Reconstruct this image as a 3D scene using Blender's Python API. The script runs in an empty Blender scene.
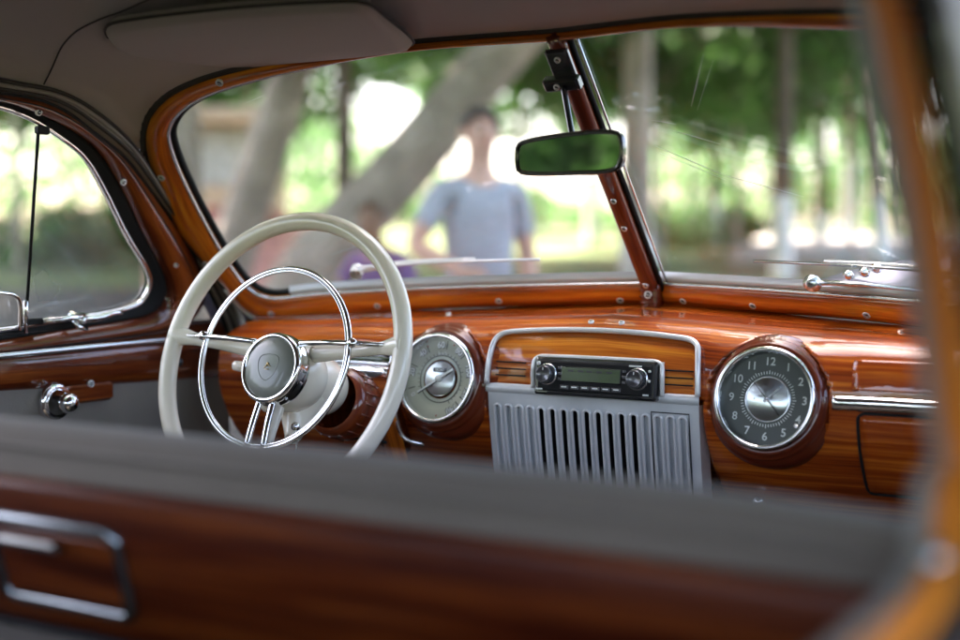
import bpy, math, random
import numpy as np
from mathutils import Vector, Matrix
random.seed(7)
S = bpy.context.scene
COL = S.collection
# ------------------------------------------------------------------ camera, world, sun, exposure
CAM = np.array([0.868, -1.767, 1.213]); YAW = math.radians(31); PITCH = math.radians(3.3)
cd = bpy.data.cameras.new('camera'); cam = bpy.data.objects.new('camera', cd); COL.objects.link(cam)
cam.location = CAM; cam.rotation_euler = (math.pi/2-PITCH, 0, YAW)
cd.lens = 50; cd.sensor_width = 36; cd.clip_start = 0.02; cd.clip_end = 600
cd.dof.use_dof = True; cd.dof.focus_distance = 1.93; cd.dof.aperture_fstop = 1.55; cd.dof.aperture_blades = 9
S.camera = cam
W = bpy.data.worlds.new('World'); S.world = W; W.use_nodes = True
SUN_EL, SUN_AZ = math.radians(62), math.radians(285)     # azimuth clockwise from +Y
nt = W.node_tree; bgn = nt.nodes['Background']
sky = nt.nodes.new('ShaderNodeTexSky'); sky.sky_type = 'NISHITA'; sky.sun_disc = False
sky.sun_elevation = SUN_EL; sky.sun_rotation = SUN_AZ; sky.air_density = 1.0; sky.dust_density = 4.0
nt.links.new(sky.outputs[0], bgn.inputs[0]); bgn.inputs[1].default_value = 0.15
sd = bpy.data.lights.new('sun', 'SUN'); sd.energy = 3.7; sd.angle = math.radians(0.5); sd.color = (1, .95, .87)
sun = bpy.data.objects.new('sun', sd); COL.objects.link(sun)
sdir = Vector((math.sin(SUN_AZ)*math.cos(SUN_EL), math.cos(SUN_AZ)*math.cos(SUN_EL), math.sin(SUN_EL)))
sun.rotation_euler = sdir.to_track_quat('Z', 'Y').to_euler(); sun.location = (0, 0, 30)
S.view_settings.view_transform = 'Standard'; S.view_settings.look = 'None'
S.view_settings.use_white_balance = True; S.view_settings.white_balance_temperature = 7000; S.view_settings.white_balance_tint = 19
S.view_settings.exposure = 3.6; S.view_settings.gamma = 1
S.cycles.max_bounces = 10; S.cycles.transparent_max_bounces = 24; S.cycles.diffuse_bounces = 5
S.cycles.caustics_reflective = False; S.cycles.caustics_refractive = False
S.cycles.use_denoising = True; S.cycles.sample_clamp_indirect = 6
# ------------------------------------------------------------------ where a sight line meets a plane of the car
_v = np.array([-math.sin(YAW)*math.cos(PITCH), math.cos(YAW)*math.cos(PITCH), -math.sin(PITCH)])
_r = np.array([math.cos(YAW), math.sin(YAW), 0]); _u = np.cross(_r, _v)
def ray(px, py): return _v+_r*(px-480)/1333.33-_u*(py-320)/1333.33
def onp(px, py, P, n):
    d = ray(px, py); P = np.array(P, float); n = np.array(n, float)
    return CAM+d*(((P-CAM)@n)/(d@n))
def at(px, py, ax, val):
    i = 'xyz'.index(ax); d = ray(px, py); return CAM+d*((val-CAM[i])/d[i])
PB = np.array([0, .227, 1.145]); PT = np.array([0, -.107, 1.492]); T16 = math.tan(math.radians(16))
RAKE = (PT-PB)/np.linalg.norm(PT-PB)
GH = np.array([-1, -T16, 0])/math.hypot(1, T16)
GN = np.cross(GH, RAKE); GN /= np.linalg.norm(GN)
if GN[1] > 0: GN = -GN                                   # towards the cabin
def G(px, py, off=0.): return onp(px, py, PB, GN)+GN*off
DN = np.array([1, 0, -.314]); DN /= np.linalg.norm(DN)
def D(px, py, off=0.): return onp(px, py, (-.79, 0, 1.1), DN)+DN*off
def mir(P): P = np.array(P, float); P[..., 0] *= -1; return P
def depth(px, d, z=0.):                                  # ground position d metres in front of the camera
    p = CAM+d*(np.array([-math.sin(YAW), math.cos(YAW), 0])+_r*(px-480)/1333.33); return np.array([p[0], p[1], z])
# ------------------------------------------------------------------ materials
def mat(name, col=(.5, .5, .5), rough=.5, metal=0., coat=0., coat_r=.05, spec=.5, bump=None, var=None, em=None, aniso=0, sheen=0, coord='Object'):
    m = bpy.data.materials.new(name); m.use_nodes = True; n = m.node_tree.nodes; l = m.node_tree.links
    b = n['Principled BSDF']; b.inputs['Base Color'].default_value = (*col, 1); b.inputs['Roughness'].default_value = rough
    b.inputs['Metallic'].default_value = metal; b.inputs['Coat Weight'].default_value = coat; b.inputs['Coat Roughness'].default_value = coat_r
    b.inputs['Specular IOR Level'].default_value = spec; b.inputs['Anisotropic'].default_value = aniso
    b.inputs['Sheen Weight'].default_value = sheen
    if em: b.inputs['Emission Color'].default_value = (*em[0], 1); b.inputs['Emission Strength'].default_value = em[1]
    tc = n.new('ShaderNodeTexCoord')
    if var:                                              # (scale, second colour)
        z = n.new('ShaderNodeTexNoise'); z.inputs['Scale'].default_value = var[0]; z.inputs['Detail'].default_value = 6
        r = n.new('ShaderNodeMix'); r.data_type = 'RGBA'; r.inputs[6].default_value = (*col, 1); r.inputs[7].default_value = (*var[1], 1)
        q = n.new('ShaderNodeMapRange'); q.inputs[1].default_value = .35; q.inputs[2].default_value = .65
        l.new(tc.outputs[coord], z.inputs['Vector']); l.new(z.outputs[0], q.inputs[0]); l.new(q.outputs[0], r.inputs[0]); l.new(r.outputs[2], b.inputs['Base Color'])
    if bump:                                             # (scale, strength, distance)
        z = n.new('ShaderNodeTexNoise'); z.inputs['Scale'].default_value = bump[0]; z.inputs['Detail'].default_value = 4
        bp = n.new('ShaderNodeBump'); bp.inputs['Strength'].default_value = bump[1]; bp.inputs['Distance'].default_value = bump[2]
        l.new(tc.outputs[coord], z.inputs['Vector']); l.new(z.outputs[0], bp.inputs['Height']); l.new(bp.outputs[0], b.inputs['Normal'])
    return m
def wood(name, dark, mid, light, us=2.2, vs=70., coat_r=.045, seed=0.):
    m = bpy.data.materials.new(name); m.use_nodes = True; n = m.node_tree.nodes; l = m.node_tree.links; b = n['Principled BSDF']
    tc = n.new('ShaderNodeTexCoord'); 
    w = n.new('ShaderNodeTexNoise'); w.inputs['Scale'].default_value = 9; w.inputs['Detail'].default_value = 2
    wa = n.new('ShaderNodeVectorMath'); wa.operation = 'MULTIPLY_ADD'; wa.inputs[1].default_value = (.0, .009, 0)
    l.new(tc.outputs['UV'], w.inputs['Vector']); l.new(w.outputs['Color'], wa.inputs[0]); l.new(tc.outputs['UV'], wa.inputs[2])
    def streak(su, sv, det):
        mp = n.new('ShaderNodeMapping'); mp.inputs['Scale'].default_value = (su, sv, 1); mp.inputs['Location'].default_value = (seed, seed*1.7, 0)
        z = n.new('ShaderNodeTexNoise'); z.inputs['Scale'].default_value = 1; z.inputs['Detail'].default_value = det; z.inputs['Roughness'].default_value = .6
        l.new(wa.outputs[0], mp.inputs[0]); l.new(mp.outputs[0], z.inputs['Vector']); return z.outputs[0]
    a = streak(us, vs, 5); c = streak(us*4, vs*6, 3); e = streak(us*.8, vs*.22, 2)
    s1 = n.new('ShaderNodeMath'); s1.operation = 'MULTIPLY_ADD'; s1.inputs[1].default_value = .32; l.new(c, s1.inputs[0])
    s2 = n.new('ShaderNodeMath'); s2.operation = 'MULTIPLY_ADD'; s2.inputs[1].default_value = .55; l.new(e, s2.inputs[0])
    s0 = n.new('ShaderNodeMath'); s0.operation = 'MULTIPLY'; s0.inputs[1].default_value = .75; l.new(a, s0.inputs[0])
    l.new(s0.outputs[0], s1.inputs[2]); l.new(s1.outputs[0], s2.inputs[2])
    cr = n.new('ShaderNodeValToRGB'); cr.color_ramp.elements[0].position = .62; cr.color_ramp.elements[0].color = (*dark, 1)
    cr.color_ramp.elements[1].position = 1.02; cr.color_ramp.elements[1].color = (*light, 1)
    k = cr.color_ramp.elements.new(.80); k.color = (*mid, 1)
    l.new(s2.outputs[0], cr.inputs[0]); l.new(cr.outputs[0], b.inputs['Base Color'])
    b.inputs['Roughness'].default_value = .45; b.inputs['Specular IOR Level'].default_value = .12; b.inputs['Coat Weight'].default_value = 1; b.inputs['Coat Roughness'].default_value = coat_r; b.inputs['Coat IOR'].default_value = 1.52
    d = n.new('ShaderNodeTexNoise'); d.inputs['Scale'].default_value = 22; d.inputs['Detail'].default_value = 2
    bp = n.new('ShaderNodeBump'); bp.inputs['Strength'].default_value = .12; bp.inputs['Distance'].default_value = .004
    l.new(tc.outputs['Object'], d.inputs['Vector']); l.new(d.outputs[0], bp.inputs['Height']); l.new(bp.outputs[0], b.inputs['Coat Normal'])
    return m
def glass(name, tint=(.97, .98, .97), f0=.07, dirt_haze=.03):  # noise film: some dirt, plus a pale haze painted over the view
    m = bpy.data.materials.new(name); m.use_nodes = True; n = m.node_tree.nodes; l = m.node_tree.links; n.remove(n['Principled BSDF'])
    t = n.new('ShaderNodeBsdfTransparent'); t.inputs[0].default_value = (*tint, 1)
    g = n.new('ShaderNodeBsdfGlossy'); g.inputs['Roughness'].default_value = .0
    d = n.new('ShaderNodeBsdfDiffuse'); d.inputs[0].default_value = (.6, .6, .6, 1)
    ge = n.new('ShaderNodeNewGeometry'); dp = n.new('ShaderNodeVectorMath'); dp.operation = 'DOT_PRODUCT'; l.new(ge.outputs['Incoming'], dp.inputs[0]); l.new(ge.outputs['Normal'], dp.inputs[1])
    ab = n.new('ShaderNodeMath'); ab.operation = 'ABSOLUTE'; l.new(dp.outputs['Value'], ab.inputs[0]); om = n.new('ShaderNodeMath'); om.operation = 'SUBTRACT'; om.inputs[0].default_value = 1; l.new(ab.outputs[0], om.inputs[1])
    pw = n.new('ShaderNodeMath'); pw.operation = 'POWER'; pw.inputs[1].default_value = 5; l.new(om.outputs[0], pw.inputs[0]); f = n.new('ShaderNodeMath'); f.operation = 'MULTIPLY_ADD'; f.inputs[1].default_value = .92; f.inputs[2].default_value = f0; l.new(pw.outputs[0], f.inputs[0])
    m1 = n.new('ShaderNodeMixShader'); m2 = n.new('ShaderNodeMixShader'); 
    z = n.new('ShaderNodeTexNoise'); z.inputs['Scale'].default_value = 5; z.inputs['Detail'].default_value = 7; tc = n.new('ShaderNodeTexCoord'); l.new(tc.outputs['Object'], z.inputs['Vector'])
    q = n.new('ShaderNodeMapRange'); q.inputs[1].default_value = .4; q.inputs[2].default_value = .8; q.inputs[3].default_value = dirt_haze*.4; q.inputs[4].default_value = dirt_haze*2.5; l.new(z.outputs[0], q.inputs[0])
    l.new(f.outputs[0], m1.inputs[0]); l.new(t.outputs[0], m1.inputs[1]); l.new(g.outputs[0], m1.inputs[2])
    l.new(q.outputs[0], m2.inputs[0]); l.new(m1.outputs[0], m2.inputs[1]); l.new(d.outputs[0], m2.inputs[2]); l.new(m2.outputs[0], n['Material Output'].inputs[0])
    return m
def leafmat(name, c1, c2):
    m = bpy.data.materials.new(name); m.use_nodes = True; n = m.node_tree.nodes; l = m.node_tree.links; b = n['Principled BSDF']
    z = n.new('ShaderNodeTexNoise'); z.inputs['Scale'].default_value = 1.3; z.inputs['Detail'].default_value = 3; tc = n.new('ShaderNodeTexCoord'); l.new(tc.outputs['Object'], z.inputs['Vector'])
    r = n.new('ShaderNodeMix'); r.data_type = 'RGBA'; r.inputs[6].default_value = (*c1, 1); r.inputs[7].default_value = (*c2, 1)
    q = n.new('ShaderNodeMapRange'); q.inputs[1].default_value = .38; q.inputs[2].default_value = .62; l.new(z.outputs[0], q.inputs[0]); l.new(q.outputs[0], r.inputs[0])
    l.new(r.outputs[2], b.inputs['Base Color']); b.inputs['Roughness'].default_value = .5
    t = n.new('ShaderNodeBsdfTranslucent'); l.new(r.outputs[2], t.inputs[0]); mx = n.new('ShaderNodeMixShader'); mx.inputs[0].default_value = .6
    l.new(b.outputs[0], mx.inputs[1]); l.new(t.outputs[0], mx.inputs[2]); l.new(mx.outputs[0], n['Material Output'].inputs[0]); return m
M = {}
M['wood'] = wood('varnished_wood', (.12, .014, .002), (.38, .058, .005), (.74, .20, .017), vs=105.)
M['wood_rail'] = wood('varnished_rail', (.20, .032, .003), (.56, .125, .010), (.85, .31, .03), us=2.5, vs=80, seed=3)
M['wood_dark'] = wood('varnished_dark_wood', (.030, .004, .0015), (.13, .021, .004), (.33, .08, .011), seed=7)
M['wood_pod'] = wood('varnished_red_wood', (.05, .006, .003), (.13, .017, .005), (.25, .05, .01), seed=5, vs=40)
M['wood_near'] = wood('varnished_near_wood', (.32, .065, .006), (.58, .16, .014), (.78, .28, .035), seed=3, coat_r=.3)
M['wood_near'].node_tree.nodes['Principled BSDF'].inputs['Coat Weight'].default_value = .3
M['cloth'] = mat('grey_headliner_cloth', (.31, .275, .255), .9, bump=(420, .25, .002), var=(2.2, (.345, .305, .28)), sheen=.2)
M['cloth_d'] = mat('dark_cord', (.030, .024, .020), .8)
M['trim'] = mat('grey_trim', (.25, .22, .195), .75, bump=(300, .2, .002), var=(8, (.21, .185, .165)))
M['seat'] = mat('grey_seat_cloth', (.185, .146, .112), .85, bump=(250, .3, .002), var=(2.5, (.135, .108, .083)), sheen=.2)
M['chrome'] = mat('chrome', (.88, .88, .90), .07, 1., bump=(60, .04, .002))
M['cream'] = mat('ivory_plastic', (.92, .85, .72), .25, coat=.6, coat_r=.08, var=(3.5, (.86, .78, .635)))
M['silver'] = mat('silver_paint', (.74, .77, .79), .42, .2, coat=.5, coat_r=.2, var=(14, (.60, .63, .65)), bump=(500, .08, .001))
M['silver_l'] = mat('silver_trim', (.68, .70, .73), .22, .9)
M['silver_p'] = mat('bright_silver_paint', (.78, .79, .80), .3, .3, coat=.6, coat_r=.12)
M['wood_seat'] = wood('varnished_seat_wood', (.018, .002, .0006), (.070, .0085, .0012), (.20, .042, .005), seed=9, coat_r=.25)
M['wood_seat'].node_tree.nodes['Principled BSDF'].inputs['Coat Weight'].default_value = .35
M['black'] = mat('black_rubber', (.010, .010, .011), .7, spec=.25)
M['blackgloss'] = mat('black_gloss_plastic', (.012, .012, .015), .22, coat=.6)
M['cavity_shade'] = mat('painted_cavity_shade', (.008, .007, .007), .9)  # near-black colour paints in the shade of slots, gaps and grooves
M['dial_s'] = mat('speedometer_face', (.50, .52, .40), .4, .1, var=(30, (.46, .48, .37)))
M['dial_c'] = mat('clock_face', (.085, .094, .088), .35, .2)
M['disc'] = mat('spun_metal', (.62, .66, .68), .28, 1., aniso=.9)
M['ink'] = mat('white_marking', (.80, .83, .80), .45)
M['inkd'] = mat('dark_marking', (.03, .03, .03), .5)
M['red'] = mat('red_marking', (.35, .03, .02), .4)
M['lcd'] = mat('display', (.060, .085, .045), .2, coat=.8, var=(20, (.06, .10, .04)))
M['knob'] = mat('radio_knob', (.10, .10, .11), .25, .6, coat=.5)
M['badge'] = mat('badge_face', (.15, .16, .125), .4, .1, coat=.5, coat_r=.08, var=(25, (.15, .16, .135)))
M['gold'] = mat('gold_emblem', (.45, .32, .14), .4, .8)
M['glass'] = glass('window_glass', dirt_haze=.20)
M['dialglass'] = glass('dial_glass', f0=.015, dirt_haze=.006)
M['chrome_d'] = mat('dull_chrome', (.30, .33, .34), .25, 1.)
M['scratch'] = mat('scratch', (.42, .44, .44), .6)
M['paint'] = mat('lilac_grey_paint', (.23, .21, .27), .3, coat=1, coat_r=.03, var=(1.5, (.21, .195, .25)))
M['mirror'] = mat('mirror_glass', (.20, .21, .21), .01, 1.)
M['white_rub'] = mat('grey_glazing_rubber', (.62, .65, .68), .35, .3, coat=.3)
# ------------------------------------------------------------------ mesh building
class MB:
    def __init__(s): s.v = []; s.f = []; s.uv = []; s.mi = []; s.sm = []
    def face(s, idx, uvs=None, mi=0, sm=True):
        s.f.append(tuple(idx)); s.uv.append(uvs or [(s.v[i][0], s.v[i][2]) for i in idx]); s.mi.append(mi); s.sm.append(sm)
    def grid(s, P, cu=False, cv=False, mi=0, sm=True, swap=False, cap=False):
        # P: rows; v runs across rows, u runs along one row
        P = np.array(P, float); R, C = P.shape[:2]; b = len(s.v); s.v.extend(map(tuple, P.reshape(-1, 3)))
        dl = np.linalg.norm(np.diff(P, axis=1, append=P[:, :1]), axis=2).mean(0); U = np.concatenate([[0], np.cumsum(dl)])
        dr = np.linalg.norm(np.diff(P, axis=0, append=P[:1]), axis=2).mean(1); V = np.concatenate([[0], np.cumsum(dr)])
        for i in range(R if cv else R-1):
            for j in range(C if cu else C-1):
                i2, j2 = (i+1) % R, (j+1) % C
                uv = [(U[j], V[i]), (U[j+1], V[i]), (U[j+1], V[i+1]), (U[j], V[i+1])]
                if swap: uv = [(y, x) for x, y in uv]
                s.face((b+i*C+j, b+i*C+j2, b+i2*C+j2, b+i2*C+j), uv, mi, sm)
        if cap:
            s.face([b+i*C for i in range(R)], None, mi, False); s.face([b+i*C+C-1 for i in range(R)][::-1], None, mi, False)
        return s
    def tube(s, path, r, n=10, closed=False, mi=0, cap=True, flat=1., ref=None):
        fr = frames(path, closed, ref); P = np.array(path, float); rr = np.broadcast_to(np.array(r, float), (len(P),))
        rows = []
        for k in range(n):
            a = 2*math.pi*k/n
            rows.append([P[i]+rr[i]*(math.cos(a)*fr[i][0]+math.sin(a)*flat*fr[i][1]) for i in range(len(P))])
        return s.grid(rows, cu=closed, cv=True, mi=mi, cap=cap and not closed)
    def sweep(s, path, prof, closed=False, ref=None, mi=0, sm=True):
        fr = frames(path, closed, ref); P = np.array(path, float)
        rows = [[P[i]+a*fr[i][0]+b*fr[i][1] for i in range(len(P))] for a, b in prof]
        return s.grid(rows, cu=closed, cv=True, mi=mi, sm=sm, cap=not closed)
    def lathe(s, prof, o, ax, n=48, up=(0, 0, 1), mi=0, sm=True, cv=False):
        o = np.array(o, float); ax = nrm(ax); e1 = nrm(np.cross(up, ax)); e2 = np.cross(ax, e1)
        rows = [[o+h*ax+r*(math.cos(2*math.pi*k/n)*e1+math.sin(2*math.pi*k/n)*e2) for k in range(n)] for r, h in prof]
        return s.grid(rows, cu=True, cv=cv, mi=mi, sm=sm)
    def box(s, c, sz, R=None, mi=0, bev=0.):
        c = np.array(c, float); h = np.array(sz, float)/2; R = np.eye(3) if R is None else np.array(R, float)
        if bev:                                          # rounded slab: chamfered on all edges
            pr = []
            for z, g in ((-h[2], bev), (-h[2]+bev, 0), (h[2]-bev, 0), (h[2], bev)):
                x, y = h[0]-g, h[1]-g; q = bev*.7
                ring = [(x, -y+q), (x, y-q), (x-q, y), (-x+q, y), (-x, y-q), (-x, -y+q), (-x+q, -y), (x-q, -y)]
                pr.append([c+R@np.array([a, b_, z]) for a, b_ in ring])
            b = len(s.v); s.grid(pr, cu=True, mi=mi, sm=False)
            s.face([b+i for i in range(8)][::-1], None, mi, False); s.face([b+24+i for i in range(8)], None, mi, False); return s
        b = len(s.v)
        for dx in (-1, 1):
            for dy in (-1, 1):
                for dz in (-1, 1): s.v.append(tuple(c+R@(h*np.array([dx, dy, dz]))))
        for q in ((0, 1, 3, 2), (4, 6, 7, 5), (0, 4, 5, 1), (2, 3, 7, 6), (0, 2, 6, 4), (1, 5, 7, 3)): s.face([b+i for i in q], None, mi, False)
        return s
    def poly(s, pts, mi=0):
        b = len(s.v); s.v.extend(map(tuple, np.array(pts, float))); s.face([b+i for i in range(len(pts))], None, mi, False); return s
    def build(s, name, mats, parent=None, label=None):
        me = bpy.data.meshes.new(name); me.from_pydata([tuple(map(float, p)) for p in s.v], [], s.f)
        uvl = me.uv_layers.new(name='UVMap'); k = 0; flat = []
        for u in s.uv:
            for a in u: flat += [float(a[0]), float(a[1])]
        uvl.data.foreach_set('uv', flat)
        me.polygons.foreach_set('material_index', s.mi); me.polygons.foreach_set('use_smooth', s.sm)
        for m in (mats if isinstance(mats, (list, tuple)) else [mats]): me.materials.append(M[m] if isinstance(m, str) else m)
        me.update(); o = bpy.data.objects.new(name, me); COL.objects.link(o)
        if parent is not None: o.parent = parent
        if label: o['label'] = label
        return o
def nrm(a): a = np.array(a, float); return a/np.linalg.norm(a)
def frames(path, closed=False, ref=None):
    P = np.array(path, float); n = len(P); T = []
    for i in range(n):
        a = P[(i-1) % n] if (closed or i > 0) else P[i]; b = P[(i+1) % n] if (closed or i < n-1) else P[i]; T.append(nrm(b-a))
    out = []; up = np.array(ref, float) if ref is not None else None
    if up is None:
        up = np.array([0, 0, 1.]) if abs(T[0][2]) < .9 else np.array([0, 1., 0])
    prev = up
    for i in range(n):
        u = up if ref is not None else prev
        u = u-T[i]*(u@T[i]); u = nrm(u) if np.linalg.norm(u) > 1e-6 else out[-1][1]
        s = np.cross(T[i], u); out.append((s, u)); prev = u
    return out
def cr(pts, n=60, closed=False):                          # smooth curve through points, evenly resampled
    P = [np.array(p, float) for p in pts]; Q = []
    m = len(P); rng = range(m if closed else m-1)
    for i in rng:
        if closed: a, b, c, d = P[(i-1) % m], P[i], P[(i+1) % m], P[(i+2) % m]
        else: a = P[i-1] if i > 0 else 2*P[0]-P[1]; b = P[i]; c = P[i+1]; d = P[i+2] if i+2 < m else 2*P[-1]-P[-2]
        t1 = max(np.linalg.norm(b-a), 1e-6)**.5; t2 = max(np.linalg.norm(c-b), 1e-6)**.5; t3 = max(np.linalg.norm(d-c), 1e-6)**.5
        m1 = (c-b)+t2*((b-a)/t1-(c-a)/(t1+t2)); m2 = (c-b)+t2*((d-c)/t3-(d-b)/(t2+t3))
        for t in np.linspace(0, 1, 12, endpoint=False):
            Q.append((2*t**3-3*t*t+1)*b+(t**3-2*t*t+t)*m1+(-2*t**3+3*t*t)*c+(t**3-t*t)*m2)
    Q.append(P[0] if closed else P[-1]); Q = np.array(Q)
    L = np.concatenate([[0], np.cumsum(np.linalg.norm(np.diff(Q, axis=0), axis=1))])
    s = np.linspace(0, L[-1], n+1)[:-1] if closed else np.linspace(0, L[-1], n)
    return np.stack([np.interp(s, L, Q[:, k]) for k in range(3)], 1)
def band(mb, A, B, nn, hump=.01, k=8, mi=0, back=0., closed=False, pw=1., cap=False):      # raised moulding between two curves
    A = np.array(A); B = np.array(B); nn = nrm(nn); rows = []
    if back: rows.append(A-nn*back)
    for i in range(k+1):
        t = i/k; h = hump*math.sin(math.pi*t)**pw; rows.append(A*(1-t)+B*t+nn*h)
    if back: rows.append(B-nn*back)
    return mb.grid(rows, cu=closed, mi=mi)
def empty(name, loc=(0, 0, 0)):
    o = bpy.data.objects.new(name, None); COL.objects.link(o); o.location = loc; o.empty_display_size = .2; return o
def tag(o, label, cat=None, group=None, kind=None):
    if label: o['label'] = label
    if cat: o['category'] = cat
    if group: o['group'] = group
    if kind: o['kind'] = kind
    return o
def glyphs(mb, text, size, o, ex, ey, mi=0, off=0.0):      # lettering as mesh, centred on o in the plane ex, ey
    cu = bpy.data.curves.new('lettering', 'FONT'); cu.body = text; cu.size = size; cu.align_x = 'CENTER'; cu.align_y = 'CENTER'; cu.offset = off*size
    ob = bpy.data.objects.new('lettering', cu); COL.objects.link(ob); dg = bpy.context.evaluated_depsgraph_get()
    me = bpy.data.meshes.new_from_object(ob.evaluated_get(dg)); b = len(mb.v); ex = nrm(ex); ey = nrm(ey); o = np.array(o, float)
    for v in me.vertices: mb.v.append(tuple(o+ex*v.co.x+ey*v.co.y))
    for p in me.polygons: mb.face([b+i for i in p.vertices], None, mi, False)
    bpy.data.objects.remove(ob); bpy.data.curves.remove(cu); bpy.data.meshes.remove(me)
def screw(P, nn, parent, r=.0052):
    r *= 1.18; mb = MB(); mb.lathe([(r, -.002), (r, .0010), (r*.85, .0020), (r*.60, .0012)], P, nn, 20)
    mb.lathe([(r*.62, .0012), (r*.5, .0022), (.0003, .0028)], P, nn, 20, mi=1)
    e1 = nrm(np.cross(nrm(nn), (.3, .2, 1))); mb.box(np.array(P)+nrm(nn)*.0026, (r*.95, r*.16, .0012), np.stack([e1, np.cross(nrm(nn), e1), nrm(nn)], 1), mi=2)
    return mb.build('screw', ['silver_p', 'knob', 'silver_p'], parent)

# ================================================================== THE CAR
car = tag(empty('vintage_car', (0, 0, 0)), 'vintage car seen from inside, with varnished wood dashboard, ivory steering wheel and grey headliner', 'car')
CX = np.array([1., 0, 0]); CY = np.array([0, 1., 0]); CZ = np.array([0, 0, 1.])
# ---- windscreen frame (left half drawn, right half mirrored)
Wo = cr([G(*p) for p in [(552, 31), (412, 42), (323, 54), (244, 68), (196, 82), (165, 99), (148, 122), (146, 150), (160, 195), (174, 226), (200, 258), (223, 285), (240, 305), (252, 315), (270, 320), (313, 318), (430, 309), (540, 306), (652, 305)]], 130)
Wi = cr([G(*p) for p in [(554, 39), (412, 49), (305, 68), (240, 84), (205, 96), (178, 113), (168, 132), (173, 155), (193, 200), (210, 232), (230, 266), (250, 290), (268, 298), (313, 294), (430, 288), (540, 285), (650, 283)]], 130)
# let both curves share the same pacing at corners
def pace(A, B):
    out = []
    for i, a in enumerate(A):
        lo, hi = max(0, i-22), min(len(B)-1, i+22); seg = B[lo:hi+1]; out.append(seg[np.argmin(((seg-a)**2).sum(1))])
    out = np.array(out); out[0] = B[0]; out[-1] = B[-1]
    for _ in range(3): out[1:-1] = (out[:-2]+out[1:-1]*2+out[2:])/4
    return out
Wi_p = pace(Wo, Wi)
for side in (0, 1):
    f = (lambda P: P) if side == 0 else mir
    nn = f(GN)
    mb = MB(); band(mb, f(Wo), f(Wi_p), nn, .013, 10, back=.02, pw=.75)
    fr = mb.build('windscreen_frame', 'wood_rail', car)
    mb = MB(); mb.tube(f(Wi_p+GN*.001), .0030, 8, mi=0); mb.build('glazing_bead', 'silver_l', fr)
    mb = MB(); q = Wi_p-GN*.012; inn = q+(q.mean(0)-q)*.012; mb.tube(f(inn[:88]), .006, 8); mb.build('glazing_rubber', 'black', fr)
    mb = MB(); mb.tube(f(Wo+GN*.001), .0036, 8); mb.build('piping', 'trim' if 0 else 'cloth_d', fr)
    k0 = 74; mb = MB(); mb.tube(f(Wo[k0:]+GN*.004), .0032, 8); mb.build('lower_bead', 'silver_p', fr)
    scs = [(164, 173), (208, 260), (273, 309), (379, 301), (500, 296), (621, 295), (222, 78), (372, 47)] if side == 0 else []
    for p in scs: screw(G(*p, .012), GN, fr)
    if side:
        for i in (40, 62, 75, 90, 104, 117, 126): 
            screw(mir((Wo[i]+Wi_p[i])/2+GN*.012), nn, fr)
    # glass channel at the foot of the pane
    mb = MB(); lo = Wi_p[86:]; band(mb, f(lo-GN*.004), f(lo+RAKE*.013-GN*.014), nn, .004, 6); mb.build('glass_channel', 'white_rub', fr)
    # glass
    mb = MB(); ring = [tuple(f(p-GN*.014)) for p in Wo[::3]]; mb.poly(ring)
    gl = mb.build('windscreen_glass', 'glass', car)
    # long thin scratches in the glass
    if side:
        GNm = mir(GN)
        def Gr(px, py): return onp(px, py, PB, GNm)-GNm*.0125
        for a, b_, w in [((687, 112), (699, 60), .0007), ((693, 116), (709, 66), .0004), ((652, 152), (720, 181), .0007), ((720, 181), (800, 203), .0006), ((655, 158), (722, 186), .0004), ((648, 126), (672, 130), .0006), ((668, 136), (716, 150), .0006)]:
            mb = MB(); A, B_ = Gr(*a), Gr(*b_); mb.tube([A, (A+B_)/2+RAKE*.0004, B_], [w*.3, w*.75, w*.3], 4); mb.build('scratch', 'scratch', gl)
    else:
        for a, b_, w in [((560, 196), (604, 190), .0006), ((243, 108), (262, 100), .0005), ((330, 260), (395, 236), .0006)]:
            mb = MB(); A, B_ = G(*a, -.0125), G(*b_, -.0125); mb.tube([A, (A+B_)/2, B_], [w*.3, w*.75, w*.3], 4); mb.build('scratch', 'scratch', gl)
# ---- centre pillar
cp = empty('centre_pillar'); cp.parent = car
mb = MB(); P0 = at(655, 296, 'x', 0)-CY*.004; P1 = at(556, 34, 'x', 0)-CY*.004; nP = nrm(np.cross(CX, P1-P0)); nP = nP if nP[1] < 0 else -nP
hw = .0135
mb.sweep([P0+(P1-P0)*t for t in np.linspace(0, 1, 20)], [(-hw, -.012), (-hw, .006), (-hw*.6, .011), (0, .0125), (hw*.6, .011), (hw, .006), (hw, -.012)], ref=nP)
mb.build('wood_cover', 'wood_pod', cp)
mb = MB()
for sx in (-1, 1): mb.tube([P0+CX*sx*.0165-nP*.006+(P1-P0)*t for t in np.linspace(0, 1, 6)], .0040, 8)
mb.build('rubber_seal', 'black', cp)
mb = MB()
for sx in (1,): mb.tube([P0+CX*sx*.024-nP*.012+(P1-P0)*t for t in np.linspace(0, 1, 6)], .0020, 8)
mb.build('chrome_edge', 'silver_l', cp)
for t in (.07, .31, .42, .66): screw(P0+(P1-P0)*t+nP*.0125, nP, cp, .0042)
# saddle over the rail joint
mb = MB(); J = at(655, 296, 'x', 0)+np.array([0, -.012, 0])
mb.sweep([J+CZ*t+CY*(.0) for t in (-.022, -.012, 0, .012, .02)], [(-.016, -.012), (-.016, .008), (-.008, .014), (.008, .014), (.016, .008), (.016, -.012)], ref=(0, -1, 0))
for zz in (-.010, .0, .010): mb.tube([J+np.array([sx*.0165, -.009 if abs(sx) > .5 else -.0150, zz]) for sx in (-1, -.5, 0, .5, 1)], .0022, 6)
mb.build('rail_saddle', 'wood_pod', cp)
screw(J+np.array([0, -.0155, .003]), (0, -1, 0), cp, .0055)
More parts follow.
